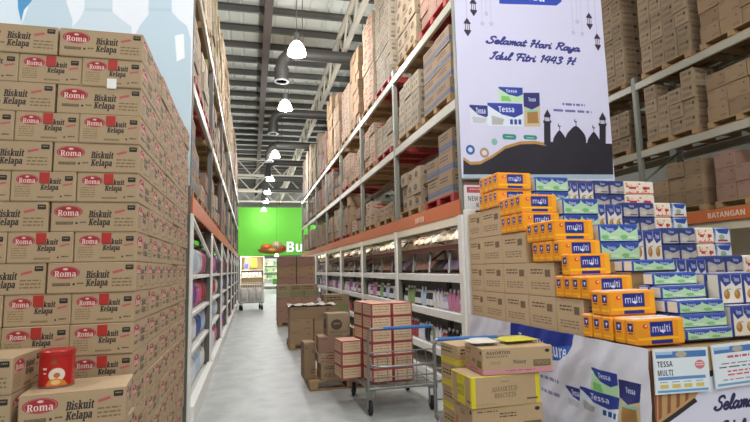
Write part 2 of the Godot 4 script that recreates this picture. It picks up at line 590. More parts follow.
func tissue_print(kind: String) -> ImageTexture:
	var cv := Canvas.new(256, 128, Color.WHITE)
	var navy := hexa("1d2a86")
	var f := face(cv, 0)
	var s := face(cv, 1)
	cv.rect(face(cv, 2), hexa("eeeae2"))
	match kind:
		"multi":
			cv.rect(f, hexa("f09a1c"))
			cv.rect(s, hexa("f09a1c"))
			cv.rect(sub(f, 0, .72, 1, .1), hexa("f7c21d"))
			cv.rect(sub(f, .27, .06, .49, .62), navy)
			cv.rect(sub(f, .28, .84, .46, .16), navy)
			cv.text("multi", sub(f, .32, .17, .38, .34), hexa("f2f2fa"), {"bold": false})
			cv.shape([f.position + f.size * Vector2(.47, .42), f.position + f.size * Vector2(.6, .42), f.position + f.size * Vector2(.55, .58)], hexa("dfe4f4"))
			cv.oval(f.position + f.size * Vector2(.17, .24), f.size * Vector2(.055, .1), hexa("d9472c"))
			cv.oval(f.position + f.size * Vector2(.185, .22), f.size * Vector2(.025, .05), hexa("f6d0b4"))
			cv.rect(sub(f, .88, 0, .12, 1), hexa("f4ac26"))
			cv.rect(sub(s, .18, .12, .62, .36), navy)
			cv.shape([s.position + s.size * Vector2(.35, .24), s.position + s.size * Vector2(.68, .22), s.position + s.size * Vector2(.5, .42)], hexa("e6e6f2"))
			cv.rect(sub(s, .25, .54, .5, .05), hexa("3a2c50"))
			cv.rect(sub(s, 0, .8, 1, .08), hexa("f7c21d"))
		"green":
			cv.rect(f, hexa("b9dcb4"))
			cv.rect(s, hexa("e4ddce"))
			for k in 2:
				var q := sub(f, .5 * k, 0, .5, 1)
				cv.shape([q.position, q.position + Vector2(q.size.x, 0), q.position + q.size * Vector2(.95, .22), q.position + q.size * Vector2(.55, .5), q.position + q.size * Vector2(.1, .2)], hexa("3350a4"))
				cv.text("Tessa", sub(q, .3, .14, .42, .24), hexa("dfe6f6"))
				cv.oval(q.position + q.size * Vector2(.25, .75), q.size * Vector2(.2, .14), hexa("7fc07a"))
				cv.oval(q.position + q.size * Vector2(.7, .8), q.size * Vector2(.24, .1), hexa("cfe8c6"))
				lines(cv, sub(q, .15, .9, .6, .07), 1, hexa("4c7f55"))
			for k in 6:
				cv.rect(sub(s, .08 + k * .15, .08, .03, .84), hexa("cfc5b2"))
		"pouch":
			cv.rect(f, hexa("e6ded0"))
			cv.rect(s, hexa("d9cfbe"))
			for k in 2:
				var q := sub(f, .5 * k, 0, .48, 1)
				cv.shape([q.position, q.position + Vector2(q.size.x, 0), q.position + q.size * Vector2(1, .3), q.position + q.size * Vector2(.4, .42), q.position + q.size * Vector2(0, .2)], hexa("34448e"))
				cv.text("Tessa", sub(q, .3, .1, .5, .15), hexa("e6e8f4"))
				cv.oval(q.position + q.size * Vector2(.5, .7), q.size * Vector2(.3, .17), hexa("a9793f"))
				cv.oval(q.position + q.size * Vector2(.42, .64), q.size * Vector2(.15, .1), hexa("c99a58"))
				lines(cv, sub(q, .55, .5, .4, .08), 1, hexa("5b6a8c"))
		"blue":
			cv.rect(f, hexa("b9b2ac"))
			cv.rect(s, hexa("b6b2ae"))
			cv.shape([f.position, f.position + Vector2(f.size.x, 0), f.position + f.size * Vector2(1, .32), f.position + f.size * Vector2(.6, .5), f.position + f.size * Vector2(.1, .28), f.position + f.size * Vector2(0, .34)], hexa("33407c"))
			cv.text("Tessa", sub(f, .4, .1, .34, .2), hexa("c9d2ea"))
			cv.oval(f.position + f.size * Vector2(.3, .72), f.size * Vector2(.22, .16), hexa("c9c4be"))
			cv.rect(sub(f, .45, .84, .5, .08), hexa("2c3564"))
			cv.rect(sub(s, 0, 0, 1, .25), hexa("33407c"))
		"floral":
			cv.rect(f, hexa("efe3d2"))
			cv.rect(s, hexa("efe6d8"))
			for k in 26:
				var p := f.position + f.size * Vector2(rng.randf(), rng.randf())
				cv.oval(p, Vector2.ONE * rng.randf_range(4, 9), [hexa("d4574f"), hexa("e58a84"), hexa("b9b65a"), hexa("f1c7b0")][k % 4])
			for k in 2:
				cv.rect(sub(f, .12 + .5 * k, .4, .26, .2), hexa("c32f3a"))
			cv.rect(sub(f, 0, .92, 1, .08), hexa("c8463f"))
		"sky":
			cv.rect(f, hexa("d4d9de"))
			cv.rect(s, hexa("c9d0d8"))
			cv.shape([f.position, f.position + Vector2(f.size.x, 0), f.position + f.size * Vector2(.8, .4), f.position + f.size * Vector2(.2, .3)], hexa("2b4a9c"))
			cv.oval(f.position + f.size * Vector2(.4, .6), f.size * Vector2(.2, .2), hexa("8fb08a"))
			cv.rect(sub(f, .1, .78, .7, .14), hexa("b03a44"))
			cv.rect(sub(s, 0, 0, 1, .3), hexa("2b4a9c"))
	return cv.tex()

func pack_picture(cv: Canvas, o: Vector2, w: Vector2, h: Vector2, kind: int) -> void:
	# a printed picture of a tissue pack: o its top corner, w and h its edges
	var P := func(x: float, y: float) -> Vector2: return o + w * x + h * y
	var pale: Color = [hexa("b9dfae"), hexa("dde6f0"), hexa("d8dde8"), hexa("cbb893")][kind]
	cv.shape([P.call(0, 0), P.call(1, 0), P.call(1, 1), P.call(0, 1)], pale)
	if kind == 3:
		cv.shape([P.call(0, 0), P.call(1, 0), P.call(1, .38), P.call(.5, .5), P.call(0, .4)], hexa("262c6e"))
		cv.shape([P.call(.2, .58), P.call(.85, .55), P.call(.9, .9), P.call(.2, .9)], hexa("a67b45"))
		cv.shape([P.call(.05, .52), P.call(.9, .5), P.call(.9, .56), P.call(.05, .58)], hexa("7fbfae"))
	else:
		cv.shape([P.call(0, 0), P.call(1, 0), P.call(1, .45), P.call(.75, .62), P.call(.4, .5), P.call(0, .1)], hexa("2a3f9e") if kind != 2 else hexa("27307e"))
		if kind == 0:
			cv.shape([P.call(.1, .6), P.call(.4, .62), P.call(.5, .95), P.call(.08, .95)], hexa("7cc46c"))
		if kind == 1:
			cv.shape([P.call(.1, .55), P.call(.45, .7), P.call(.4, .95), P.call(.1, .95)], hexa("b4b2b4"))
			for k in 3:
				cv.shape([P.call(.62 + k * .12, .7), P.call(.7 + k * .12, .7), P.call(.7 + k * .12, .92), P.call(.62 + k * .12, .92)], hexa("2d4496"))
		if kind == 2:
			cv.shape([P.call(.1, .62), P.call(.8, .66), P.call(.7, .95), P.call(.15, .95)], hexa("bfc2cc"))
	var k: float = [.22, .26, .3, .12][kind]
	cv.text("Tessa", Rect2(o + w * .3 + h * .14, Vector2(w.x * .45, (h.y + w.y * .5) * k)), hexa("e4e8f6"), {"rise": -w.y / maxf(1.0, w.x)})

func lantern(cv: Canvas, o: Vector2, k: float) -> void:
	var ink := hexa("2b2434")
	var P := func(x: float, y: float) -> Vector2: return o + Vector2(x, y) * k
	cv.shape([P.call(0, -22), P.call(8, -10), P.call(9, -7), P.call(-9, -7), P.call(-8, -10)], ink)
	cv.shape([P.call(-6, -7), P.call(6, -7), P.call(6, 8), P.call(-6, 8)], hexa("cfcbe0"))
	for x in [-5, 0, 5]:
		cv.rect(Rect2(P.call(x - .8, -7), Vector2(1.6, 15) * k), ink)
	cv.shape([P.call(-9, 8), P.call(9, 8), P.call(8, 12), P.call(0, 24), P.call(-8, 12)], ink)

func star(cv: Canvas, o: Vector2, r: float, c: Color) -> void:
	var p := []
	for i in 10:
		p.append(o + Vector2.from_angle(i * PI / 5 - PI / 2) * (r if i % 2 == 0 else r * .45))
	cv.shape(p, c)

func banner_print() -> ImageTexture:
	# the sheet is 2.26 m wide and 3.3 m tall; picture points of the photograph are carried over to it
	var cv := Canvas.new(704, 1024, hexa("d3d2ea"))
	var at := func(x: float, y: float) -> Vector2:
		var p := meet(x, y, 2, Z0 + .12)
		return Vector2((p.x - 2.57) / 2.26 * 704.0, (6.06 - p.y) / 3.3 * 1024.0)
	var ink := hexa("2a2f7c")
	var bar := []
	for q in [[497, -14], [562, -14], [561, 2], [556, 6], [499, 4]]:
		bar.append(at.call(q[0], q[1]))
	cv.shape(bar, hexa("2b46b0"))
	cv.text("Tessa", Rect2(at.call(512, -10), Vector2(150, 36)), hexa("eef0fa"), {"rise": -.02})
	for q in [[473, 7], [467, 27], [589, 21], [597, 42]]:
		var p: Vector2 = at.call(q[0], q[1])
		cv.rect(Rect2(p.x - 1, 40, 2, p.y - 40), hexa("a9a6c4"))
		lantern(cv, p, 1.75)
	for q in [[486, 14], [482, 24], [491, 24], [577, 22], [573, 33], [582, 34]]:
		var p: Vector2 = at.call(q[0], q[1])
		cv.rect(Rect2(p.x - 1, 40, 2, p.y - 40), hexa("b8b5d0"))
		star(cv, p, 11, hexa("8d8cae"))
		star(cv, p, 7, hexa("d3d2ea"))
	var a: Vector2 = at.call(486, 43)
	var b: Vector2 = at.call(581, 52)
	script_line(cv, "Selamat Hari Raya", a, Vector2((b.x - a.x) / 12.7, 15.5), 7.0, ink, (b.y - a.y) / (b.x - a.x) * .8)
	a = at.call(490, 59)
	b = at.call(579, 65)
	script_line(cv, "Idul Fitri 1443 H", a, Vector2((b.x - a.x) / 11.9, 15.5), 7.0, ink, (b.y - a.y) / (b.x - a.x) * .8)
	for q in [[498, 87, 522, 88, 102, 0], [469, 105, 490, 106, 124, 2], [487, 103, 522, 104, 126, 1], [523, 93, 539, 93, 127, 3]]:
		var o: Vector2 = at.call(q[0], q[1])
		pack_picture(cv, o, at.call(q[2], q[3]) - o, at.call(q[0] + 1, q[4]) - o, q[5])
	for q in [[502, 134, 516, 140], [523, 135, 537, 140]]:
		var o: Vector2 = at.call(q[0], q[1])
		cv.soft_rect(Rect2(o, at.call(q[2], q[3]) - o), 9, hexa("2f8a7e"))
		lines(cv, Rect2(o + Vector2(14, 9), Vector2(34, 8)), 1, hexa("cfe4e0"))
	cv.oval(at.call(494, 142), Vector2(13, 14), hexa("7fb7ae"))
	cv.oval(at.call(470, 150), Vector2(19, 20), hexa("2a5a9a"))
	cv.oval(at.call(470, 150), Vector2(10, 10), hexa("c6d6ea"))
	cv.oval(at.call(484, 153), Vector2(20, 21), hexa("a58d80"))
	cv.oval(at.call(484, 153), Vector2(11, 11), hexa("ddd2cc"))
	for q in [[562, 103, 24], [553, 109, 41]]:
		lines(cv, Rect2(at.call(q[0], q[1]), Vector2(q[2] * 4.5, 22)), 1, hexa("6a66a6"))
	# the dark ground with its golden wave and the mosque
	var top := [[463, 157], [470, 162], [480, 161.5], [492, 155], [505, 146], [520, 141.5], [535, 141], [545, 143]]
	var gold := []
	var dark := []
	for q in top:
		gold.append(at.call(q[0], q[1]))
		dark.append(at.call(q[0], q[1] + 3.0))
	gold.append(at.call(545, 150))
	gold.append(at.call(463, 170))
	cv.shape(gold, hexa("b98a4c"))
	var night := hexa("201c2a")
	for q in [[548, 142], [612, 144], [613, 176], [463, 175]]:
		dark.append(at.call(q[0], q[1]))
	cv.shape(dark, night)
	for q in [[547, 113, 3.2], [602, 116, 3.2]]:
		var m := []
		for k in [[-1, 32], [-1, 10], [-1.25, 10], [-1.25, 7.5], [-.9, 7.5], [-.9, 4], [-1.1, 3], [0, -3.5], [1.1, 3], [.9, 4], [.9, 7.5], [1.25, 7.5], [1.25, 10], [1, 10], [1, 32]]:
			m.append(at.call(q[0] + k[0] * q[2], q[1] + k[1]))
		cv.shape(m, night)
		cv.rect(Rect2(at.call(q[0] - 2.4, q[1] + 4.4), Vector2(22, 16)), hexa("bdb9d2"))
	for q in [[559, 133.5, 6.5, 9], [575, 129, 10.5, 12], [593, 135, 6.5, 9]]:
		var m := []
		for k in 13:
			var t: float = PI * k / 12.0
			m.append(at.call(q[0] - cos(t) * q[2], q[1] + q[3] - sin(t) * q[3] - pow(sin(t), 12) * 3.0))
		m.append(at.call(q[0] + q[2], 150))
		m.append(at.call(q[0] - q[2], 150))
		cv.shape(m, night)
		var tip: Vector2 = at.call(q[0], q[1] - 8)
		cv.rect(Rect2(tip.x - 1.5, tip.y, 3, 34), night)
		cv.oval(tip, Vector2(7, 8), night)
		cv.oval(tip + Vector2(3, -3), Vector2(6, 6), hexa("d3d2ea"))
	cv.shape([at.call(463, 174.5), at.call(613, 174.5), at.call(613, 179), at.call(463, 179)], hexa("a9c0cc"))
	return cv.tex()

func water_print() -> ImageTexture:
	var cv := Canvas.new(512, 512, hexa("e2e8ee"))
	var at := func(x: float, y: float) -> Vector2:
		var p := meet(x, y, 2, Z0 + .12)
		return Vector2((p.x + 2.89) / 2.22 * 512.0, (5.6 - p.y) / 3.0 * 512.0)
	var put := func(pts: Array, c: Color) -> void:
		var p := []
		for q in pts:
			p.append(at.call(q[0], q[1]))
		cv.shape(p, c)
	put.call([[-40, -20], [24, -20], [22, 40], [-40, 40]], hexa("cddce5"))
	put.call([[28, -60], [66, -60], [66, 2], [72, 20], [72, 60], [22, 60], [22, 24], [28, 8]], hexa("b9ced9"))
	put.call([[17, -20], [38, -10], [31, 2], [24, 10], [21, 22], [18, 8]], hexa("3f8cc0"))
	put.call([[84, -60], [112, -60], [112, 12], [120, 19], [131, 27], [132, 90], [66, 90], [72, 27], [80, 18], [84, 10]], hexa("c6d5de"))
	put.call([[84, 8], [112, 9], [112, 12], [84, 11]], hexa("b9cbd6"))
	put.call([[148, -60], [171, -60], [171, 12], [178, 20], [186, 26], [190, 40], [190, 220], [132, 220], [134, 36], [140, 25], [148, 15]], hexa("bacfda"))
	put.call([[174, 36], [183, 34], [184, 58], [176, 62]], hexa("eef3f6"))
	put.call([[148, 8], [171, 9], [171, 12], [148, 11]], hexa("b4c7d2"))
	return cv.tex()

func side_cloth_print() -> ImageTexture:
	var cv := Canvas.new(1024, 400, hexa("e0e0ec"))
	var at := func(x: float, y: float) -> Vector2:
		var p := meet(x, y, 0, RX)
		return Vector2((p.z + 5.72) / 2.83 * 1024.0, (1.07 - p.y) / 1.0 * 400.0)
	var p := []
	for q in [[513, 322], [575, 334.5], [574, 345], [570, 354], [560, 360], [545, 359], [520, 352], [510, 348]]:
		p.append(at.call(q[0], q[1]))
	cv.shape(p, hexa("21369a"))
	p = []
	for q in [[548, 346], [574, 346], [570, 354], [560, 360.5], [546, 359.5]]:
		p.append(at.call(q[0], q[1]))
	cv.shape(p, hexa("2b62c4"))
	var o: Vector2 = at.call(519, 332)
	cv.text("Tessa", Rect2(o, Vector2(130, 30)), hexa("e8ecf8"), {"rise": -.0})
	o = at.call(541, 340)
	cv.text("Nature", Rect2(o, Vector2(at.call(567, 340).x - o.x, 46)), hexa("e8ecf8"))
	for q in [[592, 367, 619, 374, 390, 0], [566, 385, 584, 390, 404, 2], [580, 386, 620, 398, 408, 1], [620, 379, 643, 384, 424, 3]]:
		o = at.call(q[0], q[1])
		pack_picture(cv, o, at.call(q[2], q[3]) - o, at.call(q[0], q[4]) - o, q[5])
	for q in [[542, 374], [542, 387]]:
		lines(cv, Rect2(at.call(q[0], q[1]), Vector2(100, 26)), 1, hexa("8f8db8"))
	return cv.tex()

func front_cloth_print() -> ImageTexture:
	var cv := Canvas.new(800, 400, hexa("dadaea"))
	var at := func(x: float, y: float) -> Vector2:
		var p := meet(x, y, 2, -2.88)
		return Vector2((p.x - 2.6) / 2.2 * 800.0, (1.06 - p.y) / 1.06 * 400.0)
	var put := func(pts: Array, c: Color) -> void:
		var p := []
		for q in pts:
			p.append(at.call(q[0], q[1]))
		cv.shape(p, c)
	put.call([[648, 340], [656, 340], [660, 424], [653, 424]], hexa("8a4a34"))
	put.call([[656, 350], [714, 345], [714, 372], [697, 397], [662, 424], [658, 424]], hexa("bb9560"))
	for k in 4:
		var x := 659.0 + k * 9
		put.call([[x, 350], [x + 3.5, 350], [x + 3.5, 418 - k * 6], [x, 421 - k * 6]], hexa("8c5238"))
	put.call([[696, 398], [699, 402], [668, 424], [660, 424]], hexa("262028"))
	put.call([[696, 394], [698, 397], [664, 421], [660, 424]], hexa("c59a62"))
	put.call([[707, 372], [714, 370], [714, 376], [707, 378]], hexa("262028"))
	var a: Vector2 = at.call(716, 411)
	var b: Vector2 = at.call(757, 405)
	script_line(cv, "Selamat", a, Vector2(27, 17), 6, hexa("241f4c"), (b.y - a.y) / (b.x - a.x) * .9)
	a = at.call(722, 436)
	b = at.call(757, 432)
	script_line(cv, "Idul", a, Vector2(27, 17), 6, hexa("241f4c"), (b.y - a.y) / (b.x - a.x) * .9)
	return cv.tex()

func price_print(which: int) -> ImageTexture:
	var cv := Canvas.new(320, 210, hexa("e4ebf0"))
	var r := Rect2(0, 0, 320, 210)
	cv.rect(sub(r, .03, .05, .94, .15), hexa("4a7ab8"))
	cv.rect(sub(r, .04, .05, .3, .07), hexa("a9c6e2"))
	cv.oval(Vector2(160, 26), Vector2(34, 15), hexa("b9ab9a"))
	if which == 0:
		cv.text("TESSA", sub(r, .05, .27, .28, .13), hexa("333a44"))
		cv.text("MULTI", sub(r, .05, .47, .28, .13), hexa("333a44"))
		cv.oval(Vector2(268, 80), Vector2(30, 22), hexa("d07a84"))
		lines(cv, sub(r, .77, .33, .14, .1), 2, hexa("efe0e2"))
		cv.rect(sub(r, .05, .63, .88, .07), hexa("5d8fc4"))
		for k in 4:
			lines(cv, sub(r, .08 + k * .22, .74, .14, .04), 1, hexa("6a7078"))
			cv.rect(sub(r, .08 + k * .22, .8, .15, .09), hexa("d9c46a"))
		cv.rect(sub(r, .03, .93, .94, .05), hexa("5fa0d0"))
	else:
		lines(cv, sub(r, .28, .27, .44, .12), 1, hexa("c9565e"))
		lines(cv, sub(r, .15, .44, .7, .05), 1, hexa("5d6470"))
		lines(cv, sub(r, .1, .52, .8, .06), 1, hexa("3a4048"))
		lines(cv, sub(r, .25, .62, .5, .16), 2, hexa("c9565e"))
		lines(cv, sub(r, .15, .82, .7, .05), 1, hexa("a06a70"))
		cv.rect(sub(r, .03, .91, .94, .05), hexa("6f9fc8"))
	return cv.tex()

func shelf_sign_print() -> ImageTexture:
	var cv := Canvas.new(1024, 160, hexa("d4d8da"))
	cv.rect(Rect2(0, 0, 1024, 16), hexa("7a4a50"))
	cv.rect(Rect2(16, 26, 150, 34), hexa("b04c50"))
	lines(cv, Rect2(36, 36, 110, 14), 1, hexa("e6c6c4"))
	cv.text("NEW NE", Rect2(22, 78, 112, 28), hexa("54585c"))
	cv.text("KIT", Rect2(74, 116, 50, 26), hexa("54585c"))
	cv.rect(Rect2(180, 8, 844, 14), hexa("b8303c"))
	return cv.tex()

func tin_print() -> ImageTexture:
	var cv := Canvas.new(512, 160, hexa("b51f1c"))
	for k in 2:
		var x := k * 256.0
		cv.oval(Vector2(x + 74, 96), Vector2(38, 34), hexa("e9dccb"))
		cv.oval(Vector2(x + 74, 98), Vector2(15, 13), hexa("c66a3a"))
		cv.shape([Vector2(x + 20, 150), Vector2(x + 40, 118), Vector2(x + 74, 112), Vector2(x + 110, 126), Vector2(x + 128, 150)], hexa("d98a3c"))
		cv.oval(Vector2(x + 70, 132), Vector2(22, 12), hexa("ecc27e"))
		cv.oval(Vector2(x + 60, 32), Vector2(14, 11), hexa("8a5a1c"))
		cv.rect(Rect2(x + 4, 60, 22, 10), hexa("e8d8d0"))
		cv.rect(Rect2(x + 8, 84, 16, 7), hexa("e8d8d0"))
		cv.rect(Rect2(x + 150, 0, 60, 160), hexa("c23a34"))
		lines(cv, Rect2(x + 162, 80, 34, 60), 7, hexa("e0b0a4"))
	return cv.tex()

func assorted_print(which: int) -> ImageTexture:
	var cv := kraft(512, 256, hexa("b59a76"))
	var ink := hexa("4a4034")
	for i in 2:
		var r := face(cv, i)
		if which == 0:
			cv.rect(sub(r, 0, .82, 1, .18), hexa("c98a92"))
			cv.text("ASSORTED", sub(r, .05, .1, .34, .12), ink)
			cv.text("BISCUITS", sub(r, .05, .27, .3, .08), hexa("6a5a44"))
			cv.text("Nissy", sub(r, .43, .46, .19, .2), hexa("3c3a3c"), {"serif": true})
			cv.rect(sub(r, .72, .5, .25, .26), hexa("6a5942"))
			lines(cv, sub(r, .74, .54, .21, .18), 4, hexa("a58c66"))
			cv.oval(r.position + r.size * Vector2(.93, .16), Vector2(10, 14), hexa("2e2a28"))
			lines(cv, sub(r, .1, .5, .16, .14), 2, hexa("8a7458"))
			lines(cv, sub(r, .32, .86, .42, .08), 1, hexa("a34e5a"))
		elif which == 1:
			cv.rect(sub(r, 0, 0, .05, 1), hexa("d8c722"))
			cv.rect(sub(r, .94, 0, .06, 1), hexa("d8c722"))
			if i == 1:
				cv.rect(sub(r, .3, 0, .4, 1), hexa("d8c722"))
			cv.text("ASSORTED", sub(r, .28, .36, .38, .16), hexa("6f5f48"), {"serif": true, "rise": .02})
			cv.text("BISCUITS", sub(r, .32, .57, .32, .16), hexa("6f5f48"), {"serif": true, "rise": .02})
			lines(cv, sub(r, .42, .18, .12, .06), 1, hexa("6f5f48"))
			lines(cv, sub(r, .04, .9, .3, .04), 1, hexa("8a7458"))
			cv.rect(sub(r, .8, .8, .16, .06), hexa("5a4c3a"))
		else:
			cv.rect(sub(r, .72, .55, .26, .3), hexa("6a5942"))
			cv.oval(r.position + r.size * Vector2(.93, .14), Vector2(11, 14), hexa("2e2a28"))
			lines(cv, sub(r, .38, .2, .24, .2), 2, ink)
			lines(cv, sub(r, .06, .1, .3, .08), 1, ink)
			cv.rect(sub(r, .1, .55, .12, .4), hexa("b86a4a"))
	tape(cv)
	return cv.tex()

# ---------------------------------------------------------------- main
func _ready() -> void:
	rng.seed = 20220
	# camera
	var yaw := deg_to_rad(YAW)
	var pitch := deg_to_rad(PITCH)
	var roll := deg_to_rad(ROLL)
	var fwd := Vector3(sin(yaw) * cos(pitch), sin(pitch), -cos(yaw) * cos(pitch))
	var rgt := Vector3(cos(yaw), 0, sin(yaw))
	var up := rgt.cross(fwd)
	var r2 := rgt * cos(roll) + up * sin(roll)
	var u2 := up * cos(roll) - rgt * sin(roll)
	cam_basis = Basis(r2, u2, -fwd)
	var cam := Camera3D.new()
	cam.name = "camera"
	cam.fov = rad_to_deg(2.0 * atan(211.0 / FOCAL))
	cam.near = 0.05
	cam.far = 200.0
	add_child(cam)
	cam.transform = Transform3D(cam_basis, EYE)
	cam.current = true
	# surroundings: a closed hall, lit by its lamps only
	var env := Environment.new()
	env.background_mode = Environment.BG_COLOR
	env.background_color = Color.BLACK
	env.tonemap_mode = Environment.TONE_MAPPER_LINEAR
	env.tonemap_exposure = 1.0
	env.sdfgi_enabled = true
	env.ssao_enabled = true
	env.ssil_enabled = true
	var we := WorldEnvironment.new()
	we.name = "surroundings"
	we.environment = env
	add_child(we)

	make_materials()
	hall()
	lamps()
	ducts()
	pallet0 = make_pallet("wood")
	pallet_red0 = make_pallet("red")
	rack_by_banner()
	rack_by_tower()
	rack_across()
	end_banners()
	carton_tower()
	tissue_display()
	aisle_stacks()
	trolleys()
	far_end()
	pallet0.free()
	pallet_red0.free()

var pallet0: Node3D
var pallet_red0: Node3D
const LAMP_ENERGY := 8.1
var kinds := []

func make_materials() -> void:
	mat("rack paint", hexa("85877b"), .5)
	mat("grey paint", hexa("65635b"), .6)
	mat("beam paint", hexa("b3af9e"), .42)
	mat("rack white", hexa("efefe9"), .5)
	mat("orange board", hexa("d2703a"), .55)
	mat("cream board", hexa("f0e6cc"), .6)
	mat("shelf board", hexa("cfcdc4"), .55)
	mat("maroon tray", hexa("6a3434"), .6)
	mat("wire", hexa("8e8f8e"), .35, .7)
	mat("steel", hexa("9a9c9a"), .32, .85)
	mat("rubber", hexa("26262a"), .8)
	mat("blue grip", hexa("2f6fae"), .45)
	mat("pallet wood", hexa("a98a63"), .85)
	mat("red pallet", hexa("a83a36"), .6)
	mat("lamp glass", hexa("f4f2ea"), .4)
	mats["lamp glass"].emission_enabled = true
	mats["lamp glass"].emission = hexa("fff8ea")
	mats["lamp glass"].emission_energy_multiplier = 8.0
	mat("lamp housing", hexa("8a8c8c"), .5, .4)
	mat("duct", hexa("45433f"), .5, .3)
	mat("purlin", hexa("5e5c56"), .7)
	mat("girder", hexa("4b3d35"), .7)
	mat("truss", hexa("b9b3a2"), .6)
	mat("roof sheet", hexa("dfe4da"), .5)
	mat("wall", hexa("bdbcb4"), .85)
	mat("biscuit", Color.WHITE, .8, 0, biscuit_print())
	mat("red tape", hexa("b02a24"), .5)
	mat("tin", Color.WHITE, .3, .1, tin_print())
	mat("tin lid", hexa("b8302c"), .3, .3)
	# cartons: name of the thing, how it looks, texture
	var looks := [
		["carton", "black-printed tan carton", hexa("a08a70"), hexa("3a3128"), 0, hexa("6a5a4a")],
		["printed_carton", "oval-printed tan carton", hexa("a5937a"), hexa("4a3a30"), 1, hexa("6a5a4a")],
		["banded_carton", "blue-banded brown carton", hexa("9a8268"), hexa("3c3a40"), 2, hexa("5d6f8c")],
		["plain_carton", "plain kraft carton", hexa("9a8064"), hexa("4a3c2c"), 3, hexa("6a5a4a")],
		["carton", "red-printed pale carton", hexa("b09e86"), hexa("4a3a30"), 4, hexa("a5554a")],
		["printed_carton", "block-printed light carton", hexa("ada08c"), hexa("544a40"), 5, hexa("6a5a4a")],
		["banded_carton", "green-banded brown carton", hexa("9a8468"), hexa("3c3a30"), 2, hexa("7a8c58")],
		["plain_carton", "plain pinkish carton", hexa("987868"), hexa("5a3c38"), 3, hexa("6a5a4a")],
	]
	for i in looks.size():
		var l: Array = looks[i]
		var t := carton_print(l[2], l[3], l[4], l[5])
		for k in 3:
			var tone: float = [1.0, .92, 1.08][k]
			mat("carton %d %d" % [i, k], Color(minf(tone, 1), minf(tone, 1), minf(tone * .98, 1)), .8, 0, t)
		kinds.append([l[0], l[1]])
	for k in ["multi", "green", "pouch", "blue", "floral", "sky"]:
		mat("tissue " + k, Color.WHITE, .4, 0, tissue_print(k))

func wall_box(called: String, o: Vector3, s: Vector3, m: Material) -> MeshInstance3D:
	var b := Build.new()
	b.box(Vector3.ZERO, s)
	return structure(called, b.mesh(), m, o)

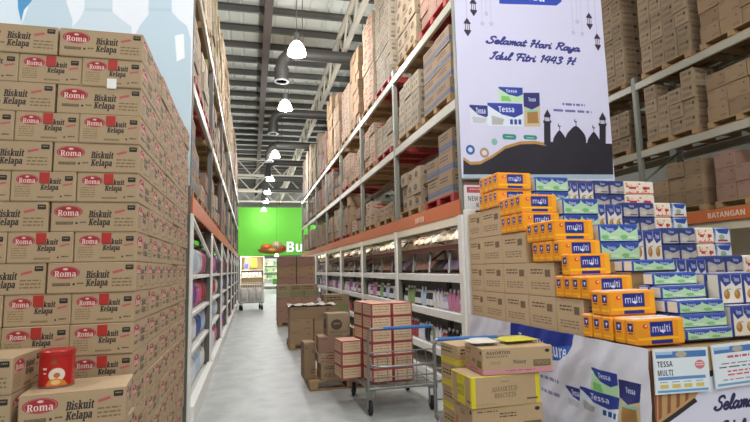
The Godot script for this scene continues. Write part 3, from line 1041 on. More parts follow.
func hall() -> void:
	# floor: polished concrete with a mottled tone
	var nz := FastNoiseLite.new()
	nz.seed = 5
	nz.frequency = 0.012
	nz.fractal_octaves = 5
	var nt := NoiseTexture2D.new()
	nt.width = 512
	nt.height = 512
	nt.seamless = true
	nt.noise = nz
	var g := Gradient.new()
	g.set_color(0, hexa("9b9f9d"))
	g.set_color(1, hexa("b9bdba"))
	nt.color_ramp = g
	var fm := StandardMaterial3D.new()
	fm.albedo_texture = nt
	fm.uv1_triplanar = true
	fm.uv1_world_triplanar = true
	fm.uv1_scale = Vector3.ONE * 0.35
	fm.roughness = 0.5
	wall_box("floor", Vector3(2, -.1, -20), Vector3(34, .2, 64), fm)
	wall_box("wall_left", Vector3(-15.1, 4.8, -20), Vector3(.2, 10, 64), mats["wall"])
	wall_box("wall_right", Vector3(19.1, 4.8, -20), Vector3(.2, 10, 64), mats["wall"])
	wall_box("wall_front", Vector3(2, 4.8, 12.1), Vector3(34, 10, .2), mats["wall"])
	wall_box("wall_back", Vector3(2, 4.8, -52.1), Vector3(34, 10, .2), mats["wall"])
	var roof := Node3D.new()
	roof.name = "ceiling"
	roof.set_meta("kind", "structure")
	add_child(roof)
	# ribbed roof sheets, a metre wide
	var b := Build.new()
	var prof := [Vector2(0, 0), Vector2(.2, 0), Vector2(.225, .04), Vector2(.275, .04), Vector2(.3, 0), Vector2(.62, 0), Vector2(.645, .04), Vector2(.695, .04), Vector2(.72, 0), Vector2(1.0, 0)]
	for i in prof.size() - 1:
		var p: Vector2 = prof[i]
		var q: Vector2 = prof[i + 1]
		b.quad(Vector3(p.x, p.y, -32), Vector3(q.x, q.y, -32), Vector3(q.x, q.y, 32), Vector3(p.x, p.y, 32))
	b.quad(Vector3(0, .08, 32), Vector3(1, .08, 32), Vector3(1, .08, -32), Vector3(0, .08, -32))
	var sheet := b.mesh()
	for i in 34:
		part(roof, "roof_sheet", sheet, mats["roof sheet"], Vector3(-15 + i, ROOF + .12, -20))
	# purlins: channels across the hall
	b = Build.new()
	b.box(Vector3(0, 0, 0), Vector3(34, .2, .02))
	b.box(Vector3(0, -.1, .04), Vector3(34, .018, .09))
	b.box(Vector3(0, .1, .04), Vector3(34, .018, .09))
	var purlin := b.mesh()
	for i in 46:
		part(roof, "purlin", purlin, mats["purlin"], Vector3(2, ROOF, 6.55 - i * 1.25))
	# dark girders along the aisle and pale lattice trusses over the racks
	for x in [.45, -7.0, 8.0, 14.0]:
		b = Build.new()
		b.box(Vector3(0, .13, 0), Vector3(.24, .03, 62))
		b.box(Vector3(0, 0, 0), Vector3(.03, .26, 62))
		b.box(Vector3(0, -.13, 0), Vector3(.24, .03, 62))
		part(roof, "girder", b.mesh(), mats["girder"], Vector3(x, ROOF - .25, -20))
	for x in [2.75, -4.2, 10.6]:
		b = Build.new()
		b.box(Vector3(0, 0, 0), Vector3(.12, .12, 62))
		b.box(Vector3(0, -.85, 0), Vector3(.12, .12, 62))
		for i in 40:
			var z := 31 - i * 1.55
			b.bar(Vector3(0, 0, z), Vector3(0, -.85, z - .77), .06)
			b.bar(Vector3(0, -.85, z - .77), Vector3(0, 0, z - 1.55), .06)
		part(roof, "truss", b.mesh(), mats["truss"], Vector3(x, ROOF - .32, -20))
	for z in [-34.0, -41.0, -47.0]:
		b = Build.new()
		b.box(Vector3(0, 0, 0), Vector3(34, .14, .1))
		b.box(Vector3(0, -1.1, 0), Vector3(34, .14, .1))
		for i in 17:
			var x := -17 + i * 2.0
			b.bar(Vector3(x, 0, 0), Vector3(x + 1, -1.1, 0), .07)
			b.bar(Vector3(x + 1, -1.1, 0), Vector3(x + 2, 0, 0), .07)
		part(roof, "truss", b.mesh(), mats["truss"], Vector3(2, ROOF - .35, z))

func lamps() -> void:
	var glass := Build.new()
	var prof := []
	for i in 9:
		var t := i / 8.0
		prof.append(Vector2(lerpf(.07, .235, pow(sin(t * PI / 2), .8)), -.34 * t + .17))
	prof.reverse()
	glass.lathe(prof, 20)
	var gm := glass.mesh()
	var hb := Build.new()
	hb.lathe([Vector2(0.0, .16), Vector2(.075, .16), Vector2(.08, .36), Vector2(.05, .4), Vector2(.0, .4)], 14)
	var hm := hb.mesh()
	var rb := Build.new()
	rb.tube([Vector3(0, .38, 0), Vector3(0, ROOF - 7.2 + .1, 0)], .012, 6)
	var rm := rb.mesh()
	var rows := [[1.08, [6.5, 2.2, -2.5, -7, -12.07, -16.5, -23.8, -30.2, -35.3, -40.0, -46.0]], [-4.6, [4.5, -3.0, -30, -38, -45]], [5.6, [5.0, 0.4, -12.4, -31, -37, -45]]]  # side rows and near aisle lamps out of view, placed to light facing sides
	for r in rows:
		var count := 0
		for z in r[1]:
			count += 1
			var t := thing("high_bay_lamp", "white bell-shaped high-bay lamp on a rod, %s in %s" % [NTH[count - 1], ["the row over the aisle", "the unseen row beyond the tower, lighting side faces", "the unseen row beyond the banner, lighting side faces"][rows.find(r)]], "lamp", Vector3(r[0], 7.2, z), 0, "high-bay lamps hanging from the roof")
			part(t, "shade", gm, mats["lamp glass"])
			part(t, "housing", hm, mats["lamp housing"])
			part(t, "rod", rm, mats["lamp housing"])
			var l := OmniLight3D.new()
			l.name = "lamp_light"
			l.light_color = hexa("fcfbff")
			l.light_energy = LAMP_ENERGY
			l.light_size = .2
			l.omni_range = 60.0
			l.omni_attenuation = 2.0
			l.shadow_enabled = true
			l.position = Vector3(0, -.42, 0)
			t.add_child(l, true)

func ducts() -> void:
	var n := 0
	for d in [[-13.9, .81], [-19.5, .81], [-24.6, .84], [-28.9, .9], [-34.0, .9], [-39.0, .9]]:
		var t := thing("air_duct", "dark round air duct, %s along the aisle, ending in a downward spout" % NTH[n], "duct", Vector3(d[1], 7.85, d[0]), 0, "round air ducts under the roof")
		var b := Build.new()
		# from the spout up round the elbow and off across the aisle
		var run := [Vector3(0, -.5, 0)]
		for i in 7:
			var a := PI / 2 * i / 6.0
			run.append(Vector3(.42 * (1 - cos(a)), -.42 * (1 - sin(a)), 0))
		run.append(Vector3(6.0, 0, 0))
		b.tube(run, .17, 16)
		part(t, "pipe", b.mesh(), mats["duct"])
		b = Build.new()
		b.lathe([Vector2(.16, -.84), Vector2(.2, -.84), Vector2(.2, -.72), Vector2(.21, -.71), Vector2(.21, -.68), Vector2(.2, -.67), Vector2(.2, -.52), Vector2(.21, -.51), Vector2(.21, -.46), Vector2(.19, -.45), Vector2(.0, -.44)], 18)
		part(t, "spout", b.mesh(), mats["duct"])
		b = Build.new()
		b.lathe([Vector2(.15, -.86), Vector2(.215, -.86), Vector2(.215, -.83), Vector2(.15, -.83)], 18)
		part(t, "rim", b.mesh(), mats["lamp housing"])
		for x in [.6, 2.4, 4.2]:
			b = Build.new()
			b.bar(Vector3(x, .16, 0), Vector3(x, ROOF - 7.85 + .1, 0), .02)
			part(t, "hanger", b.mesh(), mats["purlin"])
		n += 1

# ---------------------------------------------------------------- pallets and cartons
func make_pallet(kind: String) -> Node3D:
	var t := Node3D.new()
	t.name = "pallet"
	var m: Material = mats["pallet wood"] if kind == "wood" else mats["red pallet"]
	# 1.15 wide along x, 1.0 deep along z, its front at z = +0.5
	for i in 5:
		part(t, "deck_board", box_mesh(Vector3(1.15, .022, .15), .003), m, Vector3(0, .108, -.42 + i * .21))
	for x in [-.515, 0.0, .515]:
		part(t, "stringer", box_mesh(Vector3(.11, .086, .99), .004), m, Vector3(x, .022, 0))
	for z in [-.42, .42]:
		part(t, "bottom_board", box_mesh(Vector3(1.15, .022, .12), .003), m, Vector3(0, 0, z))
	tag(t, "", "pallet")
	return t

func put_pallet(at: Vector3, turn: float, label: String, group: String, red := false) -> void:
	var o: Node3D = (pallet_red0 if red else pallet0).duplicate()
	o.name = numbered("pallet")
	add_child(o)
	o.position = at
	o.rotation.y = turn
	tag(o, label, "pallet", group)

# a wall of cartons standing on a pallet: at is the middle of the load's front edge on the deck, turn faces it
func heap_cartons(at: Vector3, turn: float, width: float, height: float, kind: int, size: Vector3, where: String, ragged: int, list: Array, first_col := 0) -> int:
	var cols := maxi(1, int(width / size.x + .12))
	var sx := width / cols - .012
	var rows := maxi(1, int(height / (size.y + .002)))
	var m := box_mesh(Vector3(snappedf(sx, .005), size.y, size.z), .005, true)
	var b := Basis(Vector3.UP, turn)
	for c in cols:
		var kd := kind
		if ragged > 1 and c % 2 == 1:
			kd = (kind + 3) % 8
		var n := rows
		if ragged > 0:
			n -= rng.randi_range(0, ragged)
		for r in maxi(1, n):
			var o := Vector3((c + .5) * width / cols - width / 2, r * (size.y + .002), -size.z / 2 + rng.randf_range(-.04, .0))
			list.append([m, "carton %d %d" % [kd, rng.randi_range(0, 2)], at + b * o, turn + rng.randf_range(-.014, .014), kd, where, "%s layer, %s column" % [NTH[r], NTH[first_col + c]]])
	return cols

func place_cartons(list: Array) -> void:
	for l in list:
		solo(kinds[l[4]][0], l[0], mats[l[1]], "%s, %s, %s" % [kinds[l[4]][1], l[6], l[5]], "carton", l[2], l[3], "cartons, " + l[5])

# far loads, whose cartons are only a few pixels: one mass
func mass_cartons(list: Array, called: String, label: String) -> void:
	var byk := {}
	var root := Node3D.new()
	root.name = numbered(called)
	add_child(root)
	tag(root, label, "cartons", "", "stuff")
	for l in list:
		var key: String = str(l[0].get_instance_id()) + l[1]
		if not byk.has(key):
			byk[key] = [l[0], l[1], []]
		byk[key][2].append(Transform3D(Basis(Vector3.UP, l[3]), l[2]))
	for key in byk:
		var mm := MultiMesh.new()
		mm.transform_format = MultiMesh.TRANSFORM_3D
		mm.mesh = byk[key][0]
		mm.instance_count = byk[key][2].size()
		for i in byk[key][2].size():
			mm.set_instance_transform(i, byk[key][2][i])
		var o := MultiMeshInstance3D.new()
		o.name = "carton_mass"
		o.multimesh = mm
		o.material_override = mats[byk[key][1]]
		o.set_meta("kind", "stuff")
		root.add_child(o, true)

# ---------------------------------------------------------------- racks
const LEVELS := [2.50, 3.86, 5.26]
const CLEAR := [1.08, 1.1, 2.45]
const LEVEL_NAMES := ["above orange board", "middle pallet level", "top pallet level"]

func make_rack(called: String, label: String, face_x: float, dir: float, z0: float, bays: int, shelves: Array, m: Material, edge := .11) -> Node3D:
	var t := thing(called, label, "rack", Vector3(face_x, 0, z0))
	var post := box_mesh(Vector3(.08, 5.4, .1), .006)
	var cover := box_mesh(Vector3(.03, 2.3, .13), .005)
	var beam := box_mesh(Vector3(.05, .14, BAY - .1), .008)
	for i in bays + 1:
		var z := -BAY * i
		for x in [.04, 1.01]:
			part(t, "upright", post, m, Vector3(dir * x, 0, z))
		part(t, "post_cover", cover, mats["rack white"], Vector3(-dir * .016, 0, z))
		var b := Build.new()
		for k in 5:
			var y := .4 + k * .95
			b.bar(Vector3(dir * .08, y, z), Vector3(dir * .97, y + .95 * (1 if k % 2 else -1) * .45 + .2, z), .035)
		part(t, "brace", b.mesh(), m)
		if i == bays:
			break
		var zc := z - BAY / 2
		for y in [2.36, 3.72, 5.12]:
			for x in [.025, 1.025]:
				part(t, "beam", beam, mats["beam paint"], Vector3(dir * x, y, zc))
		for y in shelves:
			var s := part(t, "shelf", box_mesh(Vector3(.98, .025, BAY - .08), .003), mats["shelf board"], Vector3(dir * .53, y - .026, zc))
			part(s, "shelf_edge", box_mesh(Vector3(.03, edge, BAY - .1), .004), mats["rack white"], Vector3(-dir * .505, .024 - edge, 0))
		part(t, "header_board", box_mesh(Vector3(.02, .2, BAY - .01), .003), mats["orange board"], Vector3(-dir * .012, 2.305, zc))
		part(t, "back_panel", box_mesh(Vector3(.02, 2.3, BAY - .06), 0), mats["shelf board"], Vector3(dir * 1.07, 0.02, zc))
		part(t, "liner", box_mesh(Vector3(.02, .75, BAY - .1), 0), mats["cream board"], Vector3(dir * .95, 1.57, zc))
	return t

func lettering(parent: Node3D, s: String, high: float, at: Vector3, turn: float, m: Material) -> void:
	var f := SystemFont.new()
	f.font_names = PackedStringArray(["Droid Sans"])
	f.font_weight = 700
	var t := TextMesh.new()
	t.text = s
	t.font = f
	t.font_size = 32
	t.pixel_size = high / 23.0
	t.depth = .004
	t.curve_step = 2.0
	var o := part(parent, "lettering", t, m, at, turn)
	o.set_meta("label", "pale lettering")

func fill_rack(face_x: float, dir: float, z0: float, bays: int, plan: Dictionary, solid: int, where: String, mass_name: String, mass_label: String) -> void:
	var turn := -PI / 2 * dir
	var near := []
	var far := []
	for i in bays:
		for l in 3:
			var col := 0
			for k in 2:
				var key := "%d%d%d" % [i, l, k]
				var p: Array = plan.get(key, [rng.randi_range(0, 7), rng.randf_range(.72, 1.0) * CLEAR[l], rng.randf() < .25, rng.randi_range(0, 2)])
				var z := z0 - BAY * i - (.8 if k == 0 else 2.15)
				var place := "%s, %s %s" % [LEVEL_NAMES[l], NTH[i], where]
				if i < solid + 1:
					put_pallet(Vector3(face_x + dir * .5, LEVELS[l] + .002, z), turn, "%s pallet, %s of two, %s" % ["red" if p[2] else "wooden", NTH[k], place], "pallets, " + place, p[2])
				var size := Vector3([.38, .3, .4, .29][p[0] % 4], [.27, .22, .3, .25][(p[0] + l) % 4], .46)
				col += heap_cartons(Vector3(face_x + dir * .02, LEVELS[l] + .136, z), turn, rng.randf_range(.98, 1.13), p[1], p[0], size, place, p[3], near if i < solid else far, col)
				# the row behind
				heap_cartons(Vector3(face_x + dir * .55, LEVELS[l] + .136, z), turn, 1.05, p[1] * .9, (p[0] + 3) % 8, Vector3(.38, .31, .46), place, 0, far)
	place_cartons(near)
	mass_cartons(far, mass_name, mass_label)

func rack_by_banner() -> void:
	var t := make_rack("pallet_rack", "pale steel pallet rack with orange header boards beside the mosque banner", RX, 1, Z0, 7, [1.55, 1.04, .5, .12], mats["rack paint"])
	for i in 7:
		var zc := -BAY * (i + .5)
		part(t, "valance", box_mesh(Vector3(.03, .12, BAY - .1), .003), mats["cream board"], Vector3(.0, 2.185, zc))
		var s := Build.new()
		s.bar(Vector3(.1, 1.93, 0), Vector3(.75, 2.02, 0), BAY - .14, .02)
		part(t, "tray", s.mesh(), mats["maroon tray"], Vector3(0, 0, zc))
		part(t, "tray_edge", box_mesh(Vector3(.02, .07, BAY - .14), .003), mats["maroon tray"], Vector3(.085, 1.885, zc))
		if i < 4:
			for k in 9:
				var b := Build.new()
				b.tube([Vector3(.12, 1.95, 0), Vector3(.16, 2.13, 0), Vector3(.6, 2.14, 0)], .006, 5)
				part(t, "wire_divider", b.mesh(), mats["wire"], Vector3(0, 0, -BAY * i - .3 - k * .3))
			for k in 3:
				var b := Build.new()
				b.bar(Vector3(.09, 1.56, 0), Vector3(.16, 1.88, -.1), .03)
				part(t, "strut", b.mesh(), mats["wire"], Vector3(0, 0, -BAY * i - .7 - k * .8))
	var sb := Build.new()
	sb.tube([Vector3(0, 0, 1.25), Vector3(0, 0, -1.25)], .018, 8)
	var sm := sb.mesh()
	mat("strip glow", hexa("fff4da"), .4)
	mats["strip glow"].emission_enabled = true
	mats["strip glow"].emission = hexa("fff0d0")
	mats["strip glow"].emission_energy_multiplier = 2.5
	for i in 6:  # tubes out of view behind the valance, placed to light the trays
		var lt := thing("unseen_strip_light", "unseen warm tube light behind the cream board, lighting the trays, %s bay from mosque banner" % NTH[i], "light", Vector3(RX + .12, 2.26, Z0 - BAY * (i + .5)), 0, "unseen tube lights behind the cream boards")
		part(lt, "tube", sm, mats["strip glow"])
		part(lt, "batten", box_mesh(Vector3(.05, .03, 2.6), .004), mats["rack white"], Vector3(0, .03, 0))
		var al := AreaLight3D.new()
		al.name = "unseen_strip_area_light"
		al.area_size = Vector2(.06, 2.4)
		al.light_color = hexa("fff0d6")
		al.light_energy = .5
		al.shadow_enabled = true
		al.position = Vector3(0, -.03, 0)
		al.rotation = Vector3(-PI / 2, 0, 0)
		lt.add_child(al, true)
	lettering(t, "SOFTER", .085, Vector3(-.028, 2.385, -1.55), -PI / 2, mat("sign letters", hexa("f0d8c4"), .6))
	var plan := {
		"000": [2, 1.0, true, 1], "001": [1, .72, false, 0], "010": [2, 1.1, false, 0], "011": [5, 1.02, false, 0], "020": [7, 2.4, true, 0], "021": [1, 2.1, false, 0],
		"100": [0, .5, false, 1], "101": [4, .62, false, 1], "110": [5, .95, true, 1], "111": [4, 1.0, false, 0], "120": [5, 2.4, true, 1], "121": [4, 2.2, false, 0],
	}
	fill_rack(RX, 1, Z0, 7, plan, 4, "bay from mosque banner", "carton_loads", "brown cartons filling far bays of the rack beside the banner")
	# goods on the shelves below the orange boards
	var tones := {"purple": "7a5a9c", "pink": "d68cae", "green": "94b078", "pale blue": "c0d4e4", "black": "2e2a34", "lilac": "c4aed0", "red": "b8484e", "white": "dedee0", "magenta": "b4508a"}
	for k in tones:
		mat("pack " + k, hexa(tones[k]), .35)
	var orders := [[1.04, "upper", ["lilac", "white", "pink", "lilac", "white", "black", "pale blue", "black", "green", "black", "pink", "purple", "white", "purple", "magenta"]], [.5, "lower", ["red", "magenta", "black", "red", "white", "green", "black", "pale blue", "red", "purple", "pink"]]]
	var bottle := Build.new()
	bottle.lathe([Vector2(0, 0), Vector2(.036, 0), Vector2(.04, .01), Vector2(.04, .13), Vector2(.034, .17), Vector2(.017, .2), Vector2(.016, .215)], 10)
	var bm := bottle.mesh()
	var cap := Build.new()
	cap.lathe([Vector2(.019, .212), Vector2(.019, .25), Vector2(.014, .255), Vector2(0, .255)], 8)
	var cm := cap.mesh()
	var pouch := bag_mesh(Vector3(.12, .27, .07), .55)
	var spout := Build.new()
	spout.lathe([Vector2(.016, .262), Vector2(.016, .3), Vector2(0, .303)], 8)
	var spm := spout.mesh()
	var lab := Build.new()
	lab.lathe([Vector2(.0412, .03), Vector2(.0412, .12)], 10)
	var lbm := lab.mesh()
	var far := []
	for i in 6:
		for o in orders:
			var z: float = Z0 - BAY * i - .16
			var stop: float = Z0 - BAY * (i + 1) + .22
			var run := 0
			var idx: int = i * 3
			var as_bottle := false
			var nth := -1
			while z > stop:
				if run == 0:
					run = rng.randi_range(2, 3)
					idx += 1
					as_bottle = idx % 2 == 1
				run -= 1
				nth += 1
				var tone: String = o[2][idx % o[2].size()]
				var step := .092 if as_bottle else .14
				var at := Vector3(RX + .1, o[0], z - step / 2)
				z -= step
				if i >= (3 if o[0] > 1 else 2):
					far.append([pouch, "pack " + tone, at, -PI / 2 + rng.randf_range(-.1, .1), 0, ""])
					continue
				var what := "bottle" if as_bottle else "pouch"
				var label := "%s %s, %s along %s white shelf, %s bay from mosque banner" % [tone, what, NTH[nth], o[1], NTH[i]]
				if as_bottle:
					var t2 := thing("bottle", label, "bottle", at, 0, "%s bottles, %s shelf, bay %s" % [tone, o[1], NTH[i]])
					part(t2, "body", bm, mats["pack " + tone])
					part(t2, "label_band", lbm, mats["pack white"] if tone != "white" else mats["pack pink"])
					part(t2, "cap", cm, mats["pack white"] if tone != "white" else mats["pack red"])
				else:
					var pc := solo("pouch", pouch, mats["pack " + tone], label, "pouch", at, -PI / 2 + rng.randf_range(-.12, .12), "%s pouches, %s shelf, bay %s" % [tone, o[1], NTH[i]])
					part(pc, "cap", spm, mats["pack white"] if tone != "white" else mats["pack purple"])
	# soft packs in the trays
	var pale := {"white": "ebe8e2", "pale pink": "e4c8c0", "beige": "cfc0a4", "grey": "a9a6a2", "peach": "d9a48a", "lilac": "b8a6c8", "charcoal": "4c4a4c"}
	for k in pale:
		mat("soft " + k, hexa(pale[k]), .4)
	var sets := [["white", "grey", "white", "pale pink", "charcoal", "white", "beige"], ["peach", "lilac", "charcoal", "peach", "pale pink", "grey", "white"]]
	var soft := bag_mesh(Vector3(.24, .24, .1))
	for i in 6:
		for tier in 2:
			var z: float = Z0 - BAY * i - (.45 if tier == 0 else .24)
			var n := 0
			while z > Z0 - BAY * (i + 1) + .2:
				var tone: String = sets[tier][(n / 2 + i) % 7]
				n += 1
				var at := Vector3(RX + .2, 2.035 if tier == 0 else 1.61, z)
				z -= .3 if tier == 0 else .27
				if i >= 4:
					far.append([soft, "soft " + tone, at, -PI / 2, 0, ""])
					continue
				var o := solo("soft_pack", soft, mats["soft " + tone], "%s soft plastic pack, %s along %s tray, %s bay from mosque banner" % [tone, NTH[n - 1], "upper maroon" if tier == 0 else "lower", NTH[i]], "pack", at, 0, "%s packs, %s tray, bay %s" % [tone, "upper" if tier == 0 else "lower", NTH[i]])
				o.rotation = Vector3(0, -PI / 2 + rng.randf_range(-.15, .15), 0)
				o.rotate_object_local(Vector3.RIGHT, -.75 - rng.randf() * .25)
	mass_cartons(far, "shelf_goods", "small coloured packs on the far shelves of the banner rack")

func rack_by_tower() -> void:
	var t := make_rack("pallet_rack", "white steel pallet rack standing behind the biscuit carton tower", LX, -1, Z0, 7, [1.62, 1.17, .72, .16], mats["grey paint"], .05)
	for i in 7:
		var b := Build.new()
		b.bar(Vector3(.0, 2.28, -BAY * i - .08), Vector3(.0, 1.9, -BAY * (i + 1) + .2), .035)
		part(t, "diagonal", b.mesh(), mats["rack white"])
		part(t, "kerb", box_mesh(Vector3(.09, .2, BAY - .14), .006), mats["rack white"], Vector3(.02, 0.0, -BAY * (i + .5)))
	fill_rack(LX, -1, Z0, 7, {}, 2, "bay behind the tower", "carton_loads", "brown cartons filling far bays of the rack behind the tower")
	var tones := {"white": "dfe0e4", "pink": "d06f98", "blue": "4a63a8", "red": "b8363c", "purple": "7a4f96", "pale blue": "b9cfe4"}
	for k in tones:
		mat("bag " + k, hexa(tones[k]), .35)
	var order := ["white", "pale blue", "white", "pink", "purple", "pink", "red", "white", "blue", "pale blue"]
	var bag := bag_mesh(Vector3(.3, .36, .16))
	var far := []
	for i in 6:
		var s := 0
		for y in [1.62, 1.17, .72, .16]:
			for k in 8:
				var tone: String = order[(k / 2 + s * 3 + i) % 10]
				var at := Vector3(LX - .13, y, Z0 - BAY * i - .3 - k * .335)
				if i >= 2:
					far.append([bag, "bag " + tone, at, PI / 2 + rng.randf_range(-.1, .1), 0, ""])
				else:
					solo("product_bag", bag, mats["bag " + tone], "%s product bag, %s along %s shelf, %s bay behind the tower" % [tone, NTH[k], ["top", "second", "third", "lowest"][s], NTH[i]], "bag", at, PI / 2 + rng.randf_range(-.12, .12), "%s bags, %s shelf, bay %s of tower rack" % [tone, ["top", "second", "third", "lowest"][s], NTH[i]])
			s += 1
	mass_cartons(far, "shelf_goods", "coloured bags on the far shelves of the tower rack")

func rack_across() -> void:
	var z0 := -2.35
	var t := make_rack("pallet_rack", "pale steel pallet rack across the next aisle with BATANGAN on its orange board", FX, 1, z0, 4, [1.62, 1.1, .5], mats["rack paint"])
	for i in 4:
		part(t, "valance", box_mesh(Vector3(.03, .14, BAY - .1), .003), mats["cream board"], Vector3(.06, 2.16, -BAY * (i + .5)))
	var p := meet(727, 214, 0, FX)
	lettering(t, "BATANGAN", .09, Vector3(-.028, 2.405, p.z - z0), -PI / 2, mat("sign letters", hexa("f0d8c4"), .6))
	var plan := {
		"100": [7, .85, false, 1], "101": [3, .9, false, 1], "110": [3, 1.0, false, 0], "111": [0, 1.1, false, 1], "120": [3, 2.3, false, 0], "121": [0, 2.3, false, 0],
		"200": [3, .8, false, 1], "201": [0, .8, false, 0], "210": [0, 1.0, false, 0], "211": [3, .9, false, 0], "220": [0, 2.2, false, 0], "221": [3, 2.2, false, 1],
	}
	fill_rack_across(z0, plan)

func fill_rack_across(z0: float, plan: Dictionary) -> void:
	var near := []
	var far := []
	for i in 4:
		for l in 3:
			var col := 0
			for k in 2:
				var p: Array = plan.get("%d%d%d" % [i, l, k], [3, .95 * CLEAR[l], false, 0])
				var z := z0 - BAY * i - (.8 if k == 0 else 2.15)
				var seen: bool = i == 1 or i == 2
				var bay := ["", "first", "second", ""]
				var place := "%s, %s bay across next aisle" % [LEVEL_NAMES[l], bay[i]]
				if seen:
					put_pallet(Vector3(FX + .5, LEVELS[l] + .002, z), -PI / 2, "wooden pallet, %s of two, %s" % [NTH[k], place], "pallets, " + place)
				col += heap_cartons(Vector3(FX + .02, LEVELS[l] + .136, z), -PI / 2, 1.14, p[1], p[0], Vector3(.38 if p[0] != 0 else .29, .27, .46), place, p[3], near if seen else far, col)
				heap_cartons(Vector3(FX + .55, LEVELS[l] + .136, z), -PI / 2, 1.14, p[1] * .9, 3, Vector3(.38, .31, .46), place, 0, far)
	place_cartons(near)
	mass_cartons(far, "carton_loads", "brown cartons in the outer bays of the rack across the next aisle")

# ---------------------------------------------------------------- the rack ends
func cloth(a: Vector3, right: Vector3, high: float, out: Vector3, waves: float, depth: float, seed_: int) -> ArrayMesh:
	# a hanging sheet from its top corner a, with soft folds
	var nz := FastNoiseLite.new()
	nz.seed = seed_
	nz.frequency = waves
	var rows := []
	for i in 25:
		var line := []
		for j in 49:
			var u := j / 48.0
			var w := i / 24.0
			var d := nz.get_noise_2d(u * right.length() * 10 + w * high * 8, w * high * 3 - u * right.length() * 2) * depth
			line.append(a + right * u + Vector3.DOWN * high * w + out * (d + depth))
		rows.append(line)
	var b := Build.new()
	b.sheet(rows)
	return b.mesh()

func end_banners() -> void:
	var z := Z0 + .12
	var o := solo("banner", cloth(Vector3(2.57, 6.06, z), Vector3(2.26, 0, 0), 3.3, Vector3.BACK, .13, .01, 3), mat("banner", Color.WHITE, .6, 0, banner_print()), "tall white holiday banner with a dark mosque skyline and script greeting", "banner")
	var b := Build.new()
	b.tube([Vector3(2.5, 6.07, z), Vector3(4.9, 6.07, z)], .02, 8)
	part(o, "top_rod", b.mesh(), mats["steel"])
	b = Build.new()
	b.tube([Vector3(2.57, 2.75, z), Vector3(4.83, 2.75, z)], .012, 8)
	part(o, "bottom_rod", b.mesh(), mats["steel"])
	b = Build.new()
	b.box(Vector3.ZERO, Vector3(2.2, .36, .02))
	solo("shelf_sign", b.mesh(), mat("shelf sign", Color.WHITE, .5, 0, shelf_sign_print()), "long white price board with a red strip under the mosque banner", "sign", Vector3(3.71, 2.53, z - .03))
	solo("end_guard", box_mesh(Vector3(.15, 2.36, .06), .006), mats["rack white"], "white steel end guard of the rack under the mosque banner", "guard", Vector3(2.675, 0, Z0 + .085))
	o = solo("poster", cloth(Vector3(-2.89, 5.6, z), Vector3(2.23, 0, 0), 3.0, Vector3.BACK, .04, .008, 8), mat("poster", Color.WHITE, .6, 0, water_print()), "pale blue poster of water bottles above the biscuit carton tower", "poster")
	b = Build.new()
	b.tube([Vector3(-2.9, 5.61, z), Vector3(-.645, 5.61, z)], .02, 8)
	part(o, "top_rod", b.mesh(), mats["steel"])

# ---------------------------------------------------------------- biscuit cartons
const ROWS := ["top", "second", "third", "fourth", "fifth", "sixth", "seventh", "eighth", "ninth", "tenth", "eleventh", "twelfth", "thirteenth", "fourteenth", "fifteenth", "sixteenth", "seventeenth"]

